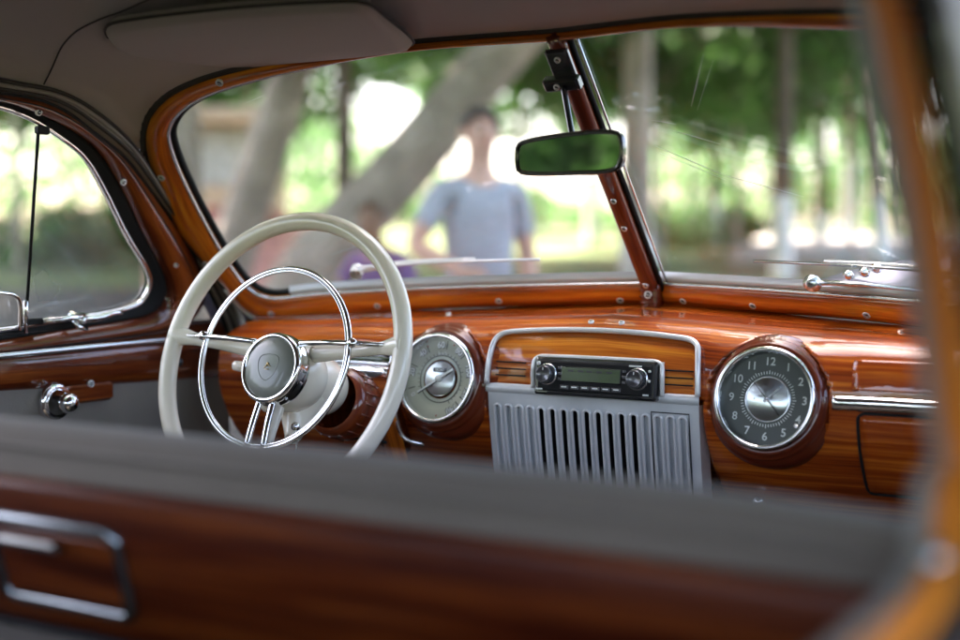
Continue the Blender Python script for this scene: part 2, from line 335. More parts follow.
# ---- rear view mirror, hung from the pillar
mr = empty('rear_view_mirror'); mr.parent = car
mc = at(567, 154, 'y', -.15); tocam = nrm(CAM-mc); mn = nrm(tocam+nrm(np.array([-.80, -.42, .03]))*1.0)
me1 = nrm(np.cross((0, 0, 1), mn)); me1 = me1 if me1[0] > 0 else -me1; me2 = nrm(np.cross(mn, me1)); me2 = me2 if me2[2] > 0 else -me2
hwm = .104/2/abs(np.dot(me1, _r))*1.53/1.53
def mshape(a, b, k=1.):
    pts = [(-.5, -.33), (-.5, .30), (-.47, .37), (0, .5), (.44, .46), (.5, .38), (.5, -.36), (.45, -.46), (0, -.49), (-.46, -.40)]
    return [mc+me1*x*a*k+me2*y*b*k for x, y in pts]
mw = .128/abs(np.dot(me1, _r)); mh = .0525
out0 = cr(mshape(mw, mh), 60, True); 
mb = MB(); mb.tube(out0, .0034, 8, closed=True); mb.build('mirror_rim', 'blackgloss', mr)
mb = MB(); mb.poly(out0); mb.build('mirror_glass', 'mirror', mr)
mb = MB(); bk = [out0-mn*.002, out0-mn*.010, (out0-mc)*.8+mc-mn*.017, (out0-mc)*.1+mc-mn*.020]; mb.grid(bk, cu=True); mb.build('mirror_shell', 'blackgloss', mr)
A0 = at(566, 66, 'x', 0)+nP*.016; A1 = at(572, 52, 'x', 0)+nP*.016
mb = MB(); bq = P0+(P1-P0)*.915+nP*.012
mb.box(bq, (.036, .052, .010), np.stack([CX, nrm(P1-P0), nP], 1), bev=.003)
b2 = P0+(P1-P0)*.865+nP*.020+CX*-.004; mb.box(b2, (.056, .020, .016), np.stack([CX, nrm(P1-P0), nP], 1), bev=.003)
mb.build('mount_bracket', 'blackgloss', mr)
mb = MB(); mb.tube(cr([b2, b2*.5+(mc-mn*.016)*.5, mc-mn*.016], 14), .0048, 8); mb.build('stem', 'blackgloss', mr)
screw(bq+nP*.006+nrm(P1-P0)*.012, nP, mr, .004); screw(b2+nP*.009-CX*.006, nP, mr, .004)
# ---- roof: headliner inside, painted skin outside
def xcant(z): return -.79+.314*(z-1.1)
sidepts = [D(145, 162), D(130, 140), D(100, 112), D(62, 90), D(0, 78)]
side = cr([sidepts[0]+CX*.006]+sidepts[1:]+[np.array([-.683, -.62, 1.455]), np.array([-.685, -.9, 1.458]), np.array([-.69, -1.3, 1.445]), np.array([-.70, -1.7, 1.40]), np.array([-.70, -2.2, 1.30])], 15)
kc_ = int(np.argmin(((Wo-G(146, 150))**2).sum(1)))+2; top = Wo[:kc_]                                             # centre to the upper corner of the frame
hl = []
ks = np.linspace(0, 1, 41)
fw = cr(top[::-1], 41)                                    # corner -> centre
rowsL = [fw]
for i, sp in enumerate(side[1:], 1):
    tt = i/(len(side)-1); yc = -.20-2.3*tt**.9; zc = 1.50+.085*math.sin(min(1, tt*2.4+.12)*math.pi/2) - (.10*max(0, tt-.7)/.3)
    row = []
    for k in ks:
        # k = 0 side, 1 centre
        w = math.sin(k*math.pi/2)**.62 if k > 0 else 0
        x = sp[0]*(1-k); 
        y = sp[1]+(yc-sp[1])*(k**1.2) if i < 3 else sp[1]
        z = sp[2]+(zc-sp[2])*w
        row.append((x, y, z))
    rowsL.append(np.array(row))
R = np.array(rowsL)
# soften row 1-2 towards the frame so the cloth rolls into the header
full = np.concatenate([R, mir(R)[:, ::-1][:, 1:]], axis=1)
mb = MB(); mb.grid(full); hlo = mb.build('headliner', 'cloth', car)
# stitched seams
from mathutils.bvhtree import BVHTree
bv = BVHTree.FromPolygons([tuple(v) for v in mb.v], mb.f)
def roofhit(px, py):
    d = Vector(ray(px, py)).normalized(); h = bv.ray_cast(Vector(CAM), d); return np.array(h[0]-d*.001) if h[0] else None
sm = [q for q in (roofhit(*p) for p in [(44, 84), (52, 68), (60, 50), (66, 41), (78, 30), (100, 19), (122, 11), (140, 3), (160, -6), (190, -18)]) if q is not None]
sm = cr(sm, 40)
for q_ in (sm, mir(sm)): mb = MB(); mb.tube(q_, .0013, 6); mb.build('seam', 'cloth_d', hlo)
sk = full+np.array([0, 0, .035]); sk[..., 0] *= 1.06; sk[0] = full[0]+np.array([0, .03, .02])
mb = MB(); mb.grid(sk); mb.build('roof', 'paint', car)
# header roll along the top of the frame
mb = MB(); hr = np.concatenate([fw, mir(fw)[::-1][1:]]); mb.tube(hr+np.array([0, -.006, .003]), .006, 8); mb.build('header_welt', 'cloth_d', hlo)
# ---- front doors (left drawn, right mirrored)
Di = [D(*p, .0) for p in [(0, 101), (45, 117), (72, 130), (98, 150), (120, 184), (144, 234), (165, 275), (168, 294), (157, 312), (132, 320), (60, 331), (0, 341)]]
tail_t = [np.array([xcant(1.405), y, 1.415-.03*abs(y+.6)]) for y in (-.65, -.8)]
Dring_i = cr(Di+[np.array([-.797, -.7, 1.068]), np.array([-.797, -.90, 1.075]), np.array([-.78, -.955, 1.12]), np.array([xcant(1.3), -.955, 1.30]), np.array([xcant(1.37), -.93, 1.385])]+tail_t[::-1], 160, True)
Do = [D(*p) for p in [(0, 93), (40, 100), (66, 112), (92, 132), (122, 156), (148, 188), (185, 240), (203, 278), (204, 305), (186, 326), (100, 342), (0, 353)]]
Dring_o = cr(Do+[np.array([-.80, -.7, 1.045]), np.array([-.80, -.94, 1.045]), np.array([-.79, -1.0, 1.10]), np.array([xcant(1.3), -1.0, 1.30]), np.array([xcant(1.40), -.975, 1.40])]+[p+np.array([.005, 0, .022]) for p in tail_t[::-1]], 160, True)
def nearest(A, B):
    o = np.array([B[np.argmin(((B-a)**2).sum(1))] for a in A]); 
    for _ in range(4): o = (np.roll(o, 1, 0)+2*o+np.roll(o, -1, 0))/4
    return o
DiP = nearest(Dring_o, Dring_i)
gl_ring = cr([D(*p) for p in [(0, 107), (45, 125), (62, 137), (88, 157), (108, 190), (132, 240), (152, 272), (154, 287), (146, 303), (130, 311), (60, 323), (0, 333)]]+[np.array([-.80, -.7, 1.075]), np.array([-.80, -.89, 1.082]), np.array([-.785, -.94, 1.12]), np.array([xcant(1.3), -.94, 1.30]), np.array([xcant(1.36), -.915, 1.372])]+[p-np.array([0, 0, .008]) for p in tail_t[::-1]], 160, True)
glP = nearest(Dring_o, gl_ring)
for side_ in (0, 1):
    f = (lambda P: np.array(P, float)) if side_ == 0 else mir
    dr = empty('front_door'); dr.parent = car
    dn = f(DN)
    mb = MB(); band(mb, f(Dring_o), f(DiP), dn, .017, 9, back=.015, closed=True, pw=.8)
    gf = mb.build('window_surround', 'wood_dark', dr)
    mb = MB(); mb.tube(f(Dring_o+DN*.003+(DiP-Dring_o)*.12), .0025, 6, closed=True); mb.tube(f(Dring_o*.62+DiP*.38+DN*.0165), .0011, 6, closed=True); mb.build('groove', 'cavity_shade', gf)
    if side_ == 0:
        for p in [(33, 110), (118, 180), (171, 262)]: screw(D(*p, .013), DN, gf, .0046)
    mb = MB(); band(mb, f(DiP-DN*.002), f(glP-DN*.012), dn, .001, 4, closed=True, back=.01); mb.build('window_rubber', 'black', dr)
    mb = MB(); mb.tube(f(glP-DN*.010), .0042, 8, closed=True); wf = mb.build('window_bead', 'chrome', dr)
    mb = MB(); mb.poly(f(Dring_i-DN*.018)); mb.build('window_glass', 'glass', dr)
    # vent wing divider and catch
    va, vb = D(30, 325, -.010), D(43, 130, -.010)
    mb = MB(); mb.tube([f(va), f(vb)], .0026, 8); mb.build('divider_bar', 'black', dr)
    for q_, z_ in ((D(44, 131, -.004), (.010, .022, .012)), (D(34, 322, -.002), (.014, .034, .010))): mb = MB(); mb.box(f(q_), z_, bev=.002); mb.build('divider_bracket', 'black', dr)
    mb = MB(); k = [D(40, 320, .006), D(60, 317, .010), D(78, 313, .014)]; mb.tube(f(k), [.004, .005, .006], 8)
    mb.tube(f(cr([D(78, 316, .012), D(92, 314, .018), D(106, 309, .020), D(113, 309, .018)], 12)), [.0065]*4+[.005]*4+[.0035]*3+[.005], 10)
    mb.lathe([(.0001, .012), (.006, .010), (.007, 0), (.007, -.02)], f(D(74, 316, .014)), dn, 14)
    mb.tube(f([D(70, 318, .008), D(72, 324, .016), D(80, 326, .016)]), .004, 8)
    mb.build('vent_latch', 'chrome', dr)
    mb = MB(); mb.tube(f(cr([D(-30, 292, .0), D(2, 293, .0), D(16, 296, .0), D(20, 303, 0), D(20, 330, 0)], 16)), .0032, 8)
    mb.tube(f([D(25, 300, .002), D(25, 332, .002)]), .0035, 8); mb.build('window_post', 'chrome', dr)
    # upper door panel, strip, lower card
    xs = -.797
    pan = [[(xs, y, 1.12), (xs+.004, y, 1.0535)] for y in (.10, -.2, -.6, -1.0)]
    mb = MB(); rows = []
    def zb(y): return .972-.018*min(1, abs(y+.1)/.35)*-1+0.0 if 0 else .985-.012*(y+.44)*-1 if 0 else np.interp(y, [-1.0, -.44, -.10, .1], [.992, .989, .974, .968])
    yy = np.linspace(-1.0, .10, 24)
    for zt, off in ((0, .0), (.06, .010), (.35, .013), (.7, .013), (.93, .010), (1., .0)):
        rows.append([(xs+off, y, 1.047*(1-zt)+zb(y)*zt) for y in yy])
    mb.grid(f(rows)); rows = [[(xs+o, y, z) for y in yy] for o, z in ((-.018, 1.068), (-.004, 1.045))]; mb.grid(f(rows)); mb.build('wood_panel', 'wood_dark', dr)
    mb = MB(); mb.tube(f([np.array([xs+.013, y, 1.0455+.006*math.sin((y+.1)*1.5)]) for y in np.linspace(-1, .02, 20)]), .0042, 10, flat=1.2); mb.build('chrome_strip', 'silver_l', dr)
    mb = MB(); mb.grid(f([[(xs+.002, y, z) for y in yy] for z in (.995, .8, .5, .3)])); mb.build('door_card', 'trim', dr)
    mb = MB(); hp = np.array([xs+.006, -.315, .962])
    mb.box(f(hp+np.array([0, .06, .008])), (.016, .12, .030), bev=.004, mi=1)
    mb.lathe([(.030, 0), (.030, .006), (.026, .010), (.022, .009), (.020, .010)], f(hp), dn*[1, 1, 0], 32)
    mb.lathe([(.012, .008), (.013, .024), (.016, .032), (.0145, .042), (.008, .047), (.0002, .048)], f(hp), dn*[1, 1, 0], 28)
    mb.build('window_winder', ['chrome', 'wood_dark'], dr)
    if side_ == 0:
        screw(np.array([xs+.014, -.245, .985]), (1, 0, 0), dr, .005)
        mb = MB(); mb.lathe([(.008, 0), (.008, .004), (.005, .006), (.0002, .007)], (xs+.014, -.045, 1.005), (1, 0, 0), 18); mb.build('lock_button', 'knob', dr)
    # outer skin
    mb = MB(); mb.grid(f([[(-.86, y, .30) for y in yy], [(-.90, y, .7) for y in yy], [(-.87, y, 1.0) for y in yy], [(-.835, y, 1.06) for y in yy], [(-.80, y, 1.075) for y in yy]])); mb.build('door_skin', 'paint', dr)
# ---- A pillars
Dp = cr([D(*p) for p in [(145, 187), (160, 205), (185, 240), (205, 284), (222, 318), (232, 352), (236, 400), (238, 470)]], 40)
Fp = cr([G(*p) for p in [(145, 152), (151, 172), (160, 195), (174, 226), (200, 258), (223, 285), (240, 305)]]+[np.array([-.712, .06, 1.02]), np.array([-.712, .07, .9])], 40)
Dp2 = cr([D(*p) for p in [(-60, 88), (0, 93), (40, 100), (66, 112), (92, 132), (122, 156), (148, 188), (185, 240), (205, 284), (222, 318), (232, 352), (236, 400)]], 70)
Sp2 = cr([np.array([-.683, -.62, 1.455]), D(0, 78), D(62, 90), D(100, 112), D(130, 140), D(148, 166), D(172, 206), D(200, 250), D(222, 290), D(236, 318), D(244, 352), D(246, 400)], 70)
for side_ in (0, 1):
    f = (lambda P: np.array(P, float)) if side_ == 0 else mir
    pl = empty('windscreen_pillar'); pl.parent = car
    mb = MB(); band(mb, f(Dp2), f(Sp2), f(DN), .012, 12); mb.build('pillar_trim', 'trim', pl)
    mb = MB(); mb.grid(f([Sp2[28:], cr(Fp, 42)+np.array([0, -.0, 0])])); mb.build('pillar_face', 'cloth', pl)
    for t, r_ in ((.36, .0030), (.62, .0030), (.86, .0034)):
        mb = MB(); mb.tube(f(Dp2*(1-t)+Sp2*t+DN*(.011*math.sin(math.pi*t)+.0015)), r_, 8); mb.build('windlace_cord', 'cloth_d' if t != .62 else 'trim', pl)
    mb = MB(); mb.tube(f(Dp2+DN*.001), .0045, 8); mb.build('door_seal', 'black', pl)
    mb = MB(); o_ = np.array([-.02, .03, 0]); mb.grid(f([Dp2+np.array([-.03, 0, 0]), Sp2[:]+np.array([-.03, .03, .02])])); mb.grid(f([Sp2[28:]+np.array([-.03, .03, .02]), cr(Fp, 42)+np.array([.0, .045, .02])])); mb.build('pillar_skin', 'paint', pl)
# ---- sun visor
vis = empty('sun_visor'); vis.parent = car
VP = G(300, 52)+np.array([0, -.03, -.004]); vd = nrm(np.array([0, -.98, .06])); vn = nrm(np.cross(GH, vd)); vn = vn if vn[2] < 0 else -vn
def Vp(px, py): return onp(px, py, VP, vn)
vs = cr([Vp(*p) for p in [(150, 70), (142, 68), (124, 52), (106, 34), (110, 24), (135, 19), (230, 8), (320, 2), (362, 2), (385, 16), (413, 44), (400, 47), (300, 57), (200, 66)]], 90, True)
ce = vs.mean(0); mb = MB()
rows = [(vs-ce)*s+ce+vn*o for s, o in ((.02, .012), (.5, .012), (.9, .0115), (.965, .009), (1, 0), (.965, -.009), (.9, -.0115), (.5, -.012), (.02, -.012))]
mb.grid(rows, cu=True); mb.build('visor_board', 'cloth', vis)
mb = MB(); mb.tube(vs, .0022, 6, closed=True); mb.build('visor_piping', 'cloth_d', vis)
mb = MB(); mb.tube(cr([Vp(117, 48)+vn*.004, Vp(132, 60)+vn*.006, Vp(140, 68)+vn*.008, Vp(148, 70)+vn*.008], 10), [.002]*3+[.0035]*5+[.002]*2, 8); mb.build('visor_clip', 'chrome', vis)
mb = MB(); mb.tube([Vp(140, 68)-vn*.01, Vp(140, 68)-vn*.035], .005, 8); mb.build('pivot', 'chrome', vis)
# ================================================================== DASHBOARD
prof = [(.125, .80), (.098, .83), (.066, .862), (.034, .90), (.011, .94), (.001, .97), (-.001, 1.0), (.002, 1.03), (.006, 1.05), (.014, 1.068), (.030, 1.082), (.060, 1.092), (.12, 1.096)]
def yface(x, z):
    p = sorted((b, a) for a, b in prof); y = np.interp(z, [q[0] for q in p], [q[1] for q in p])
    e = max(0, abs(x)-.42)/.26; y += -.05*e*e
    return y
def ysill(x): return .243-.225*abs(x)
def zsill(x): return 1.114-.045*abs(x)
GC = {'s': np.array([-.259, -.002, .998]), 'c': np.array([.272, -.002, .998])}
GAX = nrm(np.array([0, -math.cos(math.radians(11.5)), math.sin(math.radians(11.5))]))
xs_ = np.linspace(-.700, .700, 331); rows = []
pf = cr([(0, a, b) for a, b in prof], 120)
for q in pf:
    row = []
    for x in xs_:
        y = q[1]; z = q[2]; e = max(0, abs(x)-.42)/.29
        zs = zsill(x); ys = ysill(x)
        t = max(0, (z-1.0)/.096); z2 = z-(1.096-(zs-.006))*t**1.5 if z > 1.0 else z
        y2 = y*(1-e*t*.0); lim = ys-.02-(.12-y)*max(.12, (ys-.02)/.20)
        if t > 0: y2 = min(y2, lim) if lim < y2 else y2
        y2 -= .035*e*e*(1 if z < 1.05 else max(0, (1.096-z)/.046))
        for g in GC.values():                              # swelling that carries each gauge pod
            dx = (x-g[0])/.112; dz = (z-g[2])/(.080 if z > g[2] else .15); y2 -= .019*math.exp(-(abs(dx)**3+abs(dz)**3))
        if abs(x) < .174 and z < .99: y2 += .055
        if any(math.hypot(x-g[0], z2-g[2]) < .084 for g in GC.values()): y2 += .05
        row.append((x, y2, z2))
    rows.append(row)
rows.append([(x, ysill(x)-.03, zsill(x)-.003) for x in xs_]); rows.append([(x, ysill(x)+.012, zsill(x)+.004) for x in xs_])
rows = np.array(rows)
DB = rows
def dash_pt(x, z):                                        # point on the dash face
    j = int(np.argmin(abs(xs_-x))); c = rows[:, j]; k = np.argsort(c[:, 2]); return np.array([x, np.interp(z, c[k, 2], c[k, 1]), z])
dash = empty('dashboard'); dash.parent = car
mb = MB(); mb.grid(rows); mb.build('dash_shell', 'wood', dash)
mb = MB(); mb.grid([[(x, .125, .80) for x in xs_], [(x, .35, .72) for x in xs_], [(x, .40, .35) for x in xs_], [(x, .30, .22) for x in xs_]]); mb.build('firewall', 'cavity_shade', dash)
# screws on the top edge, chrome strips, glovebox
for x in (-.33, -.02, .03): screw(dash_pt(x, 1.094)+CZ*.001, (0, -.3, 1), dash, .004)
def strip(x0, x1, z, name='chrome_strip'):
    pts = [dash_pt(x, z)+np.array([0, -.004, 0]) for x in np.linspace(x0, x1, 24)]
    mb = MB(); mb.sweep(pts, [(-.010, -.006), (-.010, .001), (-.0065, .0045), (0, .0055), (.0065, .0045), (.010, .001), (.010, -.006)], ref=(0, -1, 0)); return mb.build(name, 'chrome', dash)
strip(.362, .505, 1.001); strip(.505, .69, 1.001); strip(-.60, -.355, 1.004)
def outline(x0, x1, z0, z1, r, off, n=8):
    P = []
    for cx, cz, a0 in ((x1-r, z1-r, 0), (x0+r, z1-r, 90), (x0+r, z0+r, 180), (x1-r, z0+r, 270)):
        for k in range(n+1):
            a = math.radians(a0+90*k/n); P.append(dash_pt(cx+r*math.cos(a), cz+r*math.sin(a))-CY*off)
    L = []
    for i, p in enumerate(P):
        q = P[(i+1) % len(P)]; m = max(1, int(np.linalg.norm(np.array(q)-p)/.012))
        for k in range(m): t = k/m; s_ = p*(1-t)+q*t; s_ = dash_pt(s_[0], s_[2])-CY*off; L.append(s_)
    return L
def patch(x0, x1, z0, z1, off, nx=24, nz=16, edge=.004):
    X = np.linspace(x0, x1, nx); Z = np.linspace(z0, z1, nz); R_ = []
    for z in Z: R_.append([dash_pt(x, z)-CY*off for x in X])
    R_ = np.array(R_); top = [R_[0]+CY*(off+.004)]+list(R_)+[R_[-1]+CY*(off+.004)]
    top = np.array(top); l = top[:, :1]+CY*(off+.004); r_ = top[:, -1:]+CY*(off+.004); return np.concatenate([l, top, r_], 1)
gb = MB(); gb.grid(patch(.397, .66, .875, .984, .004)); gbo = gb.build('glovebox_door', 'wood', dash)
mb = MB(); mb.tube(outline(.393, .664, .871, .988, .01, .0005), .0022, 6, closed=True); mb.build('glovebox_gap', 'cavity_shade', dash)
# raised upper panel to the right of the clock
mb = MB(); mb.grid(patch(.385, .66, 1.018, 1.058, .003)); mb.build('upper_panel', 'wood', dash)
# minor instrument cluster behind the wheel
ic = MB(); ic.tube(outline(-.475, -.352, 1.0185, 1.0415, .005, .004), .0028, 8, closed=True)
ico = ic.build('minor_gauge_window', 'chrome', dash); mb = MB(); mb.grid(patch(-.474, -.353, 1.0195, 1.0405, .002, 6, 3)); mb.grid(patch(-.470, -.357, 1.0215, 1.029, .0035, 6, 3), mi=1); mb.build('cluster_face', ['blackgloss', 'lcd'], dash)
# small knobs under the dash
for x, z in ((.14, .853), (.235, .842)): mb = MB(); mb.lathe([(.004, 0), (.004, .012), (.010, .014), (.011, .020), (.007, .024), (.0002, .025)], dash_pt(x, z), (0, -1, 0), 18); mb.build('pull_knob', 'chrome', dash)
mb = MB(); mb.tube(cr([(-.215, -.02, .965), (-.205, -.03, .93), (-.185, -.035, .905), (-.16, -.02, .895)], 14)-np.array([.125, 0, 0]), .004, 8)
mb.build('switch_lever', 'chrome', dash)
# ---- gauge pods
def pod(c, parent):
    mb = MB(); mb.lathe([(.074, .020), (.079, .0215), (.082, .019), (.0835, .013), (.0868, .0125), (.0885, .008), (.0895, .003), (.0930, .002), (.0948, -.004), (.0970, -.006), (.0985, -.012), (.099, -.05)], c, GAX, 72)
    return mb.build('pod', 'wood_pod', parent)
def gax(c): e2 = nrm(CZ-GAX*(CZ@GAX)); return np.cross(e2, -GAX)*1.0, e2
def polar(c, ang, r, h):                                   # clock angle in degrees, clockwise from twelve as the driver sees it
    e2 = nrm(CZ-GAX*(CZ@GAX)); a = math.radians(ang); return c+GAX*h+CX*math.sin(a)*r+e2*math.cos(a)*r
E2 = nrm(CZ-GAX*(CZ@GAX))
def bezel(c, parent):
    mb = MB(); mb.lathe([(.0745, .016), (.0755, .026), (.0740, .031), (.0705, .0325), (.0680, .030), (.0665, .024), (.0660, .010)], c, GAX, 80); return mb.build('bezel', 'chrome', parent)
def handm(mb, c, ang, r0, r1, w0, w1, h, mi=0):
    a = polar(c, ang, r0, h); b_ = polar(c, ang, r1, h); s_ = nrm(np.cross(b_-a, GAX))
    for dz in (0,): mb.poly([a-s_*w0, b_-s_*w1, b_+s_*w1, a+s_*w0], mi); mb.poly([a-s_*w0-GAX*.001, a+s_*w0-GAX*.001, b_+s_*w1-GAX*.001, b_-s_*w1-GAX*.001], mi)
# speedometer
sp = empty('speedometer'); sp.parent = car; c = GC['s']
pod(c, sp); bezel(c, sp)
mb = MB(); mb.lathe([(.0665, .012), (.050, .0115), (.0495, .0105), (.033, .0105)], c, GAX, 64); mb.lathe([(.040, .0112), (.0392, .0118), (.0384, .0112)], c, GAX, 64, mi=1); mb.build('dial', ['dial_s', 'inkd'], sp)
mb = MB(); mb.lathe([(.0290, .0105), (.0290, .0135), (.027, .0145), (.0002, .0145)], c, GAX, 64); mb.build('centre_disc', 'disc', sp)
mb = MB()
for i, n_ in enumerate(range(0, 160, 20)):
    a = 240+i*270/7; p = polar(c, a, .0565, .0128); ra = math.radians(a); ey = E2*math.cos(ra)+CX*math.sin(ra); ex = CX*math.cos(ra)-E2*math.sin(ra)
    if n_: glyphs(mb, str(n_), .0145, p-GAX*.0004+ex*.0007-ey*.0007, ex, ey, 1, .05)  # dark offset copy paints a shadow behind each numeral
    if n_: glyphs(mb, str(n_), .0145, p, ex, ey, 0, .03)
    else: glyphs(mb, '0', .0125, p, ex, ey, 0, .02)
    t1 = polar(c, a+9.5, .0500, .0127)
    handm(mb, c, a+12 if i < 7 else a-14, .050, .064, .0006, .0006, .0128, 1)
for i in range(29): handm(mb, c, 240+i*270/28, .0405, .0435 if i % 4 else .046, .0003, .0003, .0126, 1)
glyphs(mb, 'km/h', .0085, polar(c, 0, .043, .0126), CX, E2, 0)
for a in (0+20, 330, 60, 180): mb.lathe([(.0016, 0), (.0002, .0008)], polar(c, a, .061, .0124), GAX, 10, mi=2)
mb.build('numerals', ['ink', 'inkd', 'red'], sp)
mb = MB(); o = polar(c, 0, .0145, .0150); mb.box(o, (.026, .007, .0012), np.stack([CX, E2, GAX], 1), mi=0)
glyphs(mb, '05247', .0066, o+GAX*.0008, CX, E2, 1); mb.build('odometer', ['inkd', 'ink'], sp)
mb = MB(); handm(mb, c, 237, -.032, .046, .0022, .0012, .0180); handm(mb, c, 236, -.032, .046, .0030, .0020, .0170, 1); mb.lathe([(.006, .015), (.0055, .019), (.0002, .0205)], c, GAX, 24); mb.build('needle', ['ink', 'inkd'], sp)  # wider dark hand underneath paints the needle's shadow edge
mb = MB(); mb.lathe([(.0672, .026), (.0002, .0262)], c, GAX, 40); mb.build('cover_glass', 'dialglass', sp)
# clock
ck = empty('dashboard_clock'); ck.parent = car; c = GC['c']
pod(c, ck); bezel(c, ck)
mb = MB(); mb.lathe([(.0665, .012), (.0335, .011)], c, GAX, 64); mb.lathe([(.0338, .0118), (.0325, .0126), (.0312, .0118)], c, GAX, 64, mi=1); mb.build('dial', ['dial_c', 'silver_l'], ck)
mb = MB(); mb.lathe([(.0315, .0118), (.030, .0128), (.0002, .0132)], c, GAX, 64); mb.build('centre_disc', 'disc', ck)
mb = MB()
for n_ in range(1, 13): glyphs(mb, str(n_), .0165, polar(c, n_*30, .0545, .0124), CX, E2, 0, .012)
for i in range(60): handm(mb, c, i*6, .0365, .0405 if i % 5 else .0420, .0005, .0005, .0124)
for s_ in (-1, 1): mb.lathe([(.0014, 0), (.0002, .0006)], polar(c, 90*s_, .020, .0134), GAX, 10)
mb.build('numerals', 'ink', ck)
mb = MB(); handm(mb, c, 46, -.006, .026, .0018, .0006, .0165); mb.lathe([(.0035, .0125), (.003, .019), (.0002, .020)], c, GAX, 20); mb.build('hour_hand', 'silver_l', ck)
mb = MB(); handm(mb, c, 318, -.030, .033, .0009, .0004, .0180); mb.build('minute_hand', 'inkd', ck)
mb = MB(); mb.lathe([(.0035, 0), (.0032, .006), (.0002, .007)], polar(c, 128, .0585, .013), GAX, 16); mb.build('setting_knob', 'chrome', ck)
mb = MB(); mb.lathe([(.0672, .026), (.0002, .0262)], c, GAX, 40); mb.build('cover_glass', 'dialglass', ck)
for o_ in list(sp.children)+list(ck.children):
    g_ = Vector(GC['s'] if o_.parent == sp else GC['c'])
    for v_ in o_.data.vertices: v_.co = g_+(v_.co-g_)*.945
# ---- radio console
rc = empty('radio_console'); rc.parent = car
def yp(z): return -.013+(.021*((1.0-z)/.15)**1.35 if z < 1.0 else 0)+(.0 if z < 1.0 else float(np.interp(z, [1.0, 1.03, 1.06, 1.085, 1.1], [0, .003, .011, .030, .05])))
def pp(x, z, off=0.): return np.array([x, yp(z)-off, z])
HWp = .172; zt, zb0 = .999, .80
# wood insert
mb = MB(); R_ = []
def archz(x): return 1.083-.008*(abs(x)/.156)**2 if abs(x) < .156 else 1.075-.025*((abs(x)-.156)/.011)**2
for k in np.linspace(0, 1, 18):
    R_.append([pp(x, .996+(archz(x)-.996)*k, -.003) for x in np.linspace(-.1665, .1665, 90)])
mb.grid(R_); mb.build('wood_insert', 'wood_rail', rc)
mb = MB()
for z in (1.012, 1.022, 1.032):
    for a, b_ in ((-.160, -.108), (.118, .162)): mb.tube([pp(x, z, -.0025) for x in np.linspace(a, b_, 8)], .0012, 6)
mb.build('insert_groove', 'cavity_shade', rc)
# trim arch
ap = [pp(-.172, .998, .003), pp(-.1705, 1.03, .003), pp(-.168, 1.054, .003), pp(-.1645, 1.067, .003), pp(-.154, 1.0750, .003), pp(-.12, 1.0795, .003), pp(-.06, 1.083, .003), pp(0, 1.084, .003)]
ap = cr(ap+[mir(p) for p in ap[:-1][::-1]], 90); mb = MB(); mb.tube(ap, .0042, 10, flat=1.1, ref=(0, -1, .3)); mb.build('trim_arch', 'silver_p', rc)
# plate with slots
xs0 = -.1555; dxs = .01895; NS = 17; sw = .0058; ztop = .967
mb = MB()
def sub(pts):                                             # polygon in x, z laid on the curved plate
    return [pp(a, b_) for a, b_ in pts]
zl = np.linspace(zb0, ztop-sw, 14)
bounds = [-HWp]+[xs0+dxs*(i+.5) for i in range(NS-1)]+[HWp]
for i in range(NS):
    xc = xs0+dxs*i; l, r_ = bounds[i], bounds[i+1]
    mb.grid([[pp(l, z) for z in zl], [pp(xc-sw, z) for z in zl]][::-1]); mb.grid([[pp(xc+sw, z) for z in zl], [pp(r_, z) for z in zl]][::-1])
    A = [math.radians(180-180*k/12) for k in range(13)]
    low = [(xc+sw*math.cos(a), ztop-sw+sw*math.sin(a)) for a in A]; low = [(l, ztop-sw)]+low+[(r_, ztop-sw)]
    up = [(l, ztop+.004)]+[(min(max(p[0], l), r_), ztop+.004) for p in low[1:-1]]+[(r_, ztop+.004)]
    mb.grid([sub(up), sub(low)])
    # slot walls
    path = [(xc-sw, z) for z in zl]+[(xc+sw*math.cos(a), ztop-sw+sw*math.sin(a)) for a in A[1:-1]]+[(xc+sw, z) for z in zl[::-1]]
    opened = 4 <= i <= 12; dpt = .018 if opened else .0055
    mb.grid([[pp(a, b_) for a, b_ in path], [pp(a, b_, -dpt) for a, b_ in path]], mi=1 if opened else 0)  # open slots have walls coloured near-black to deepen their shade
    mb.grid([[pp(xc-sw, z, -dpt) for z in zl]+[pp(xc, ztop, -dpt)], [pp(xc+sw, z, -dpt) for z in zl]+[pp(xc, ztop, -dpt)]], mi=1 if opened else 0)
mb.grid([[pp(x, z) for x in (-HWp, HWp)] for z in (ztop+.004, .985)])
mb.grid([[pp(x, .985) for x in (-HWp-.002, HWp+.002)], [pp(x, .987, .004) for x in (-HWp-.002, HWp+.002)], [pp(x, .9975, .003) for x in (-HWp-.002, HWp+.002)], [pp(x, 1.000, -.004) for x in (-HWp-.002, HWp+.002)]])
for sx in (-1, 1): mb.grid([[pp(sx*HWp, z) for z in (zb0, .85, .9, .95, .985)], [pp(sx*(HWp+.002), z, -.03) for z in (zb0, .85, .9, .95, .985)]])
grille = mb.build('speaker_grille', ['silver', 'cavity_shade'], rc)
for i in range(NS):
    xc = xs0+dxs*i; A = [math.radians(180-180*k/10) for k in range(11)]
    path = [(xc-sw, z) for z in zl]+[(xc+sw*math.cos(a), ztop-sw+sw*math.sin(a)) for a in A[1:-1]]+[(xc+sw, z) for z in zl[::-1]]
    mb = MB(); mb.tube([pp(a, b_, .0012) for a, b_ in path], .0023, 8, ref=(0, -1, 0)); mb.build('slot_rim', 'silver_p', grille)
mb = MB(); q = [(xs0+dxs*13.45, z) for z in (zb0, .85, .90, .94, .9715)]+[(xs0+dxs*16.5, z) for z in (.9715, .94, .90, .85, zb0)]
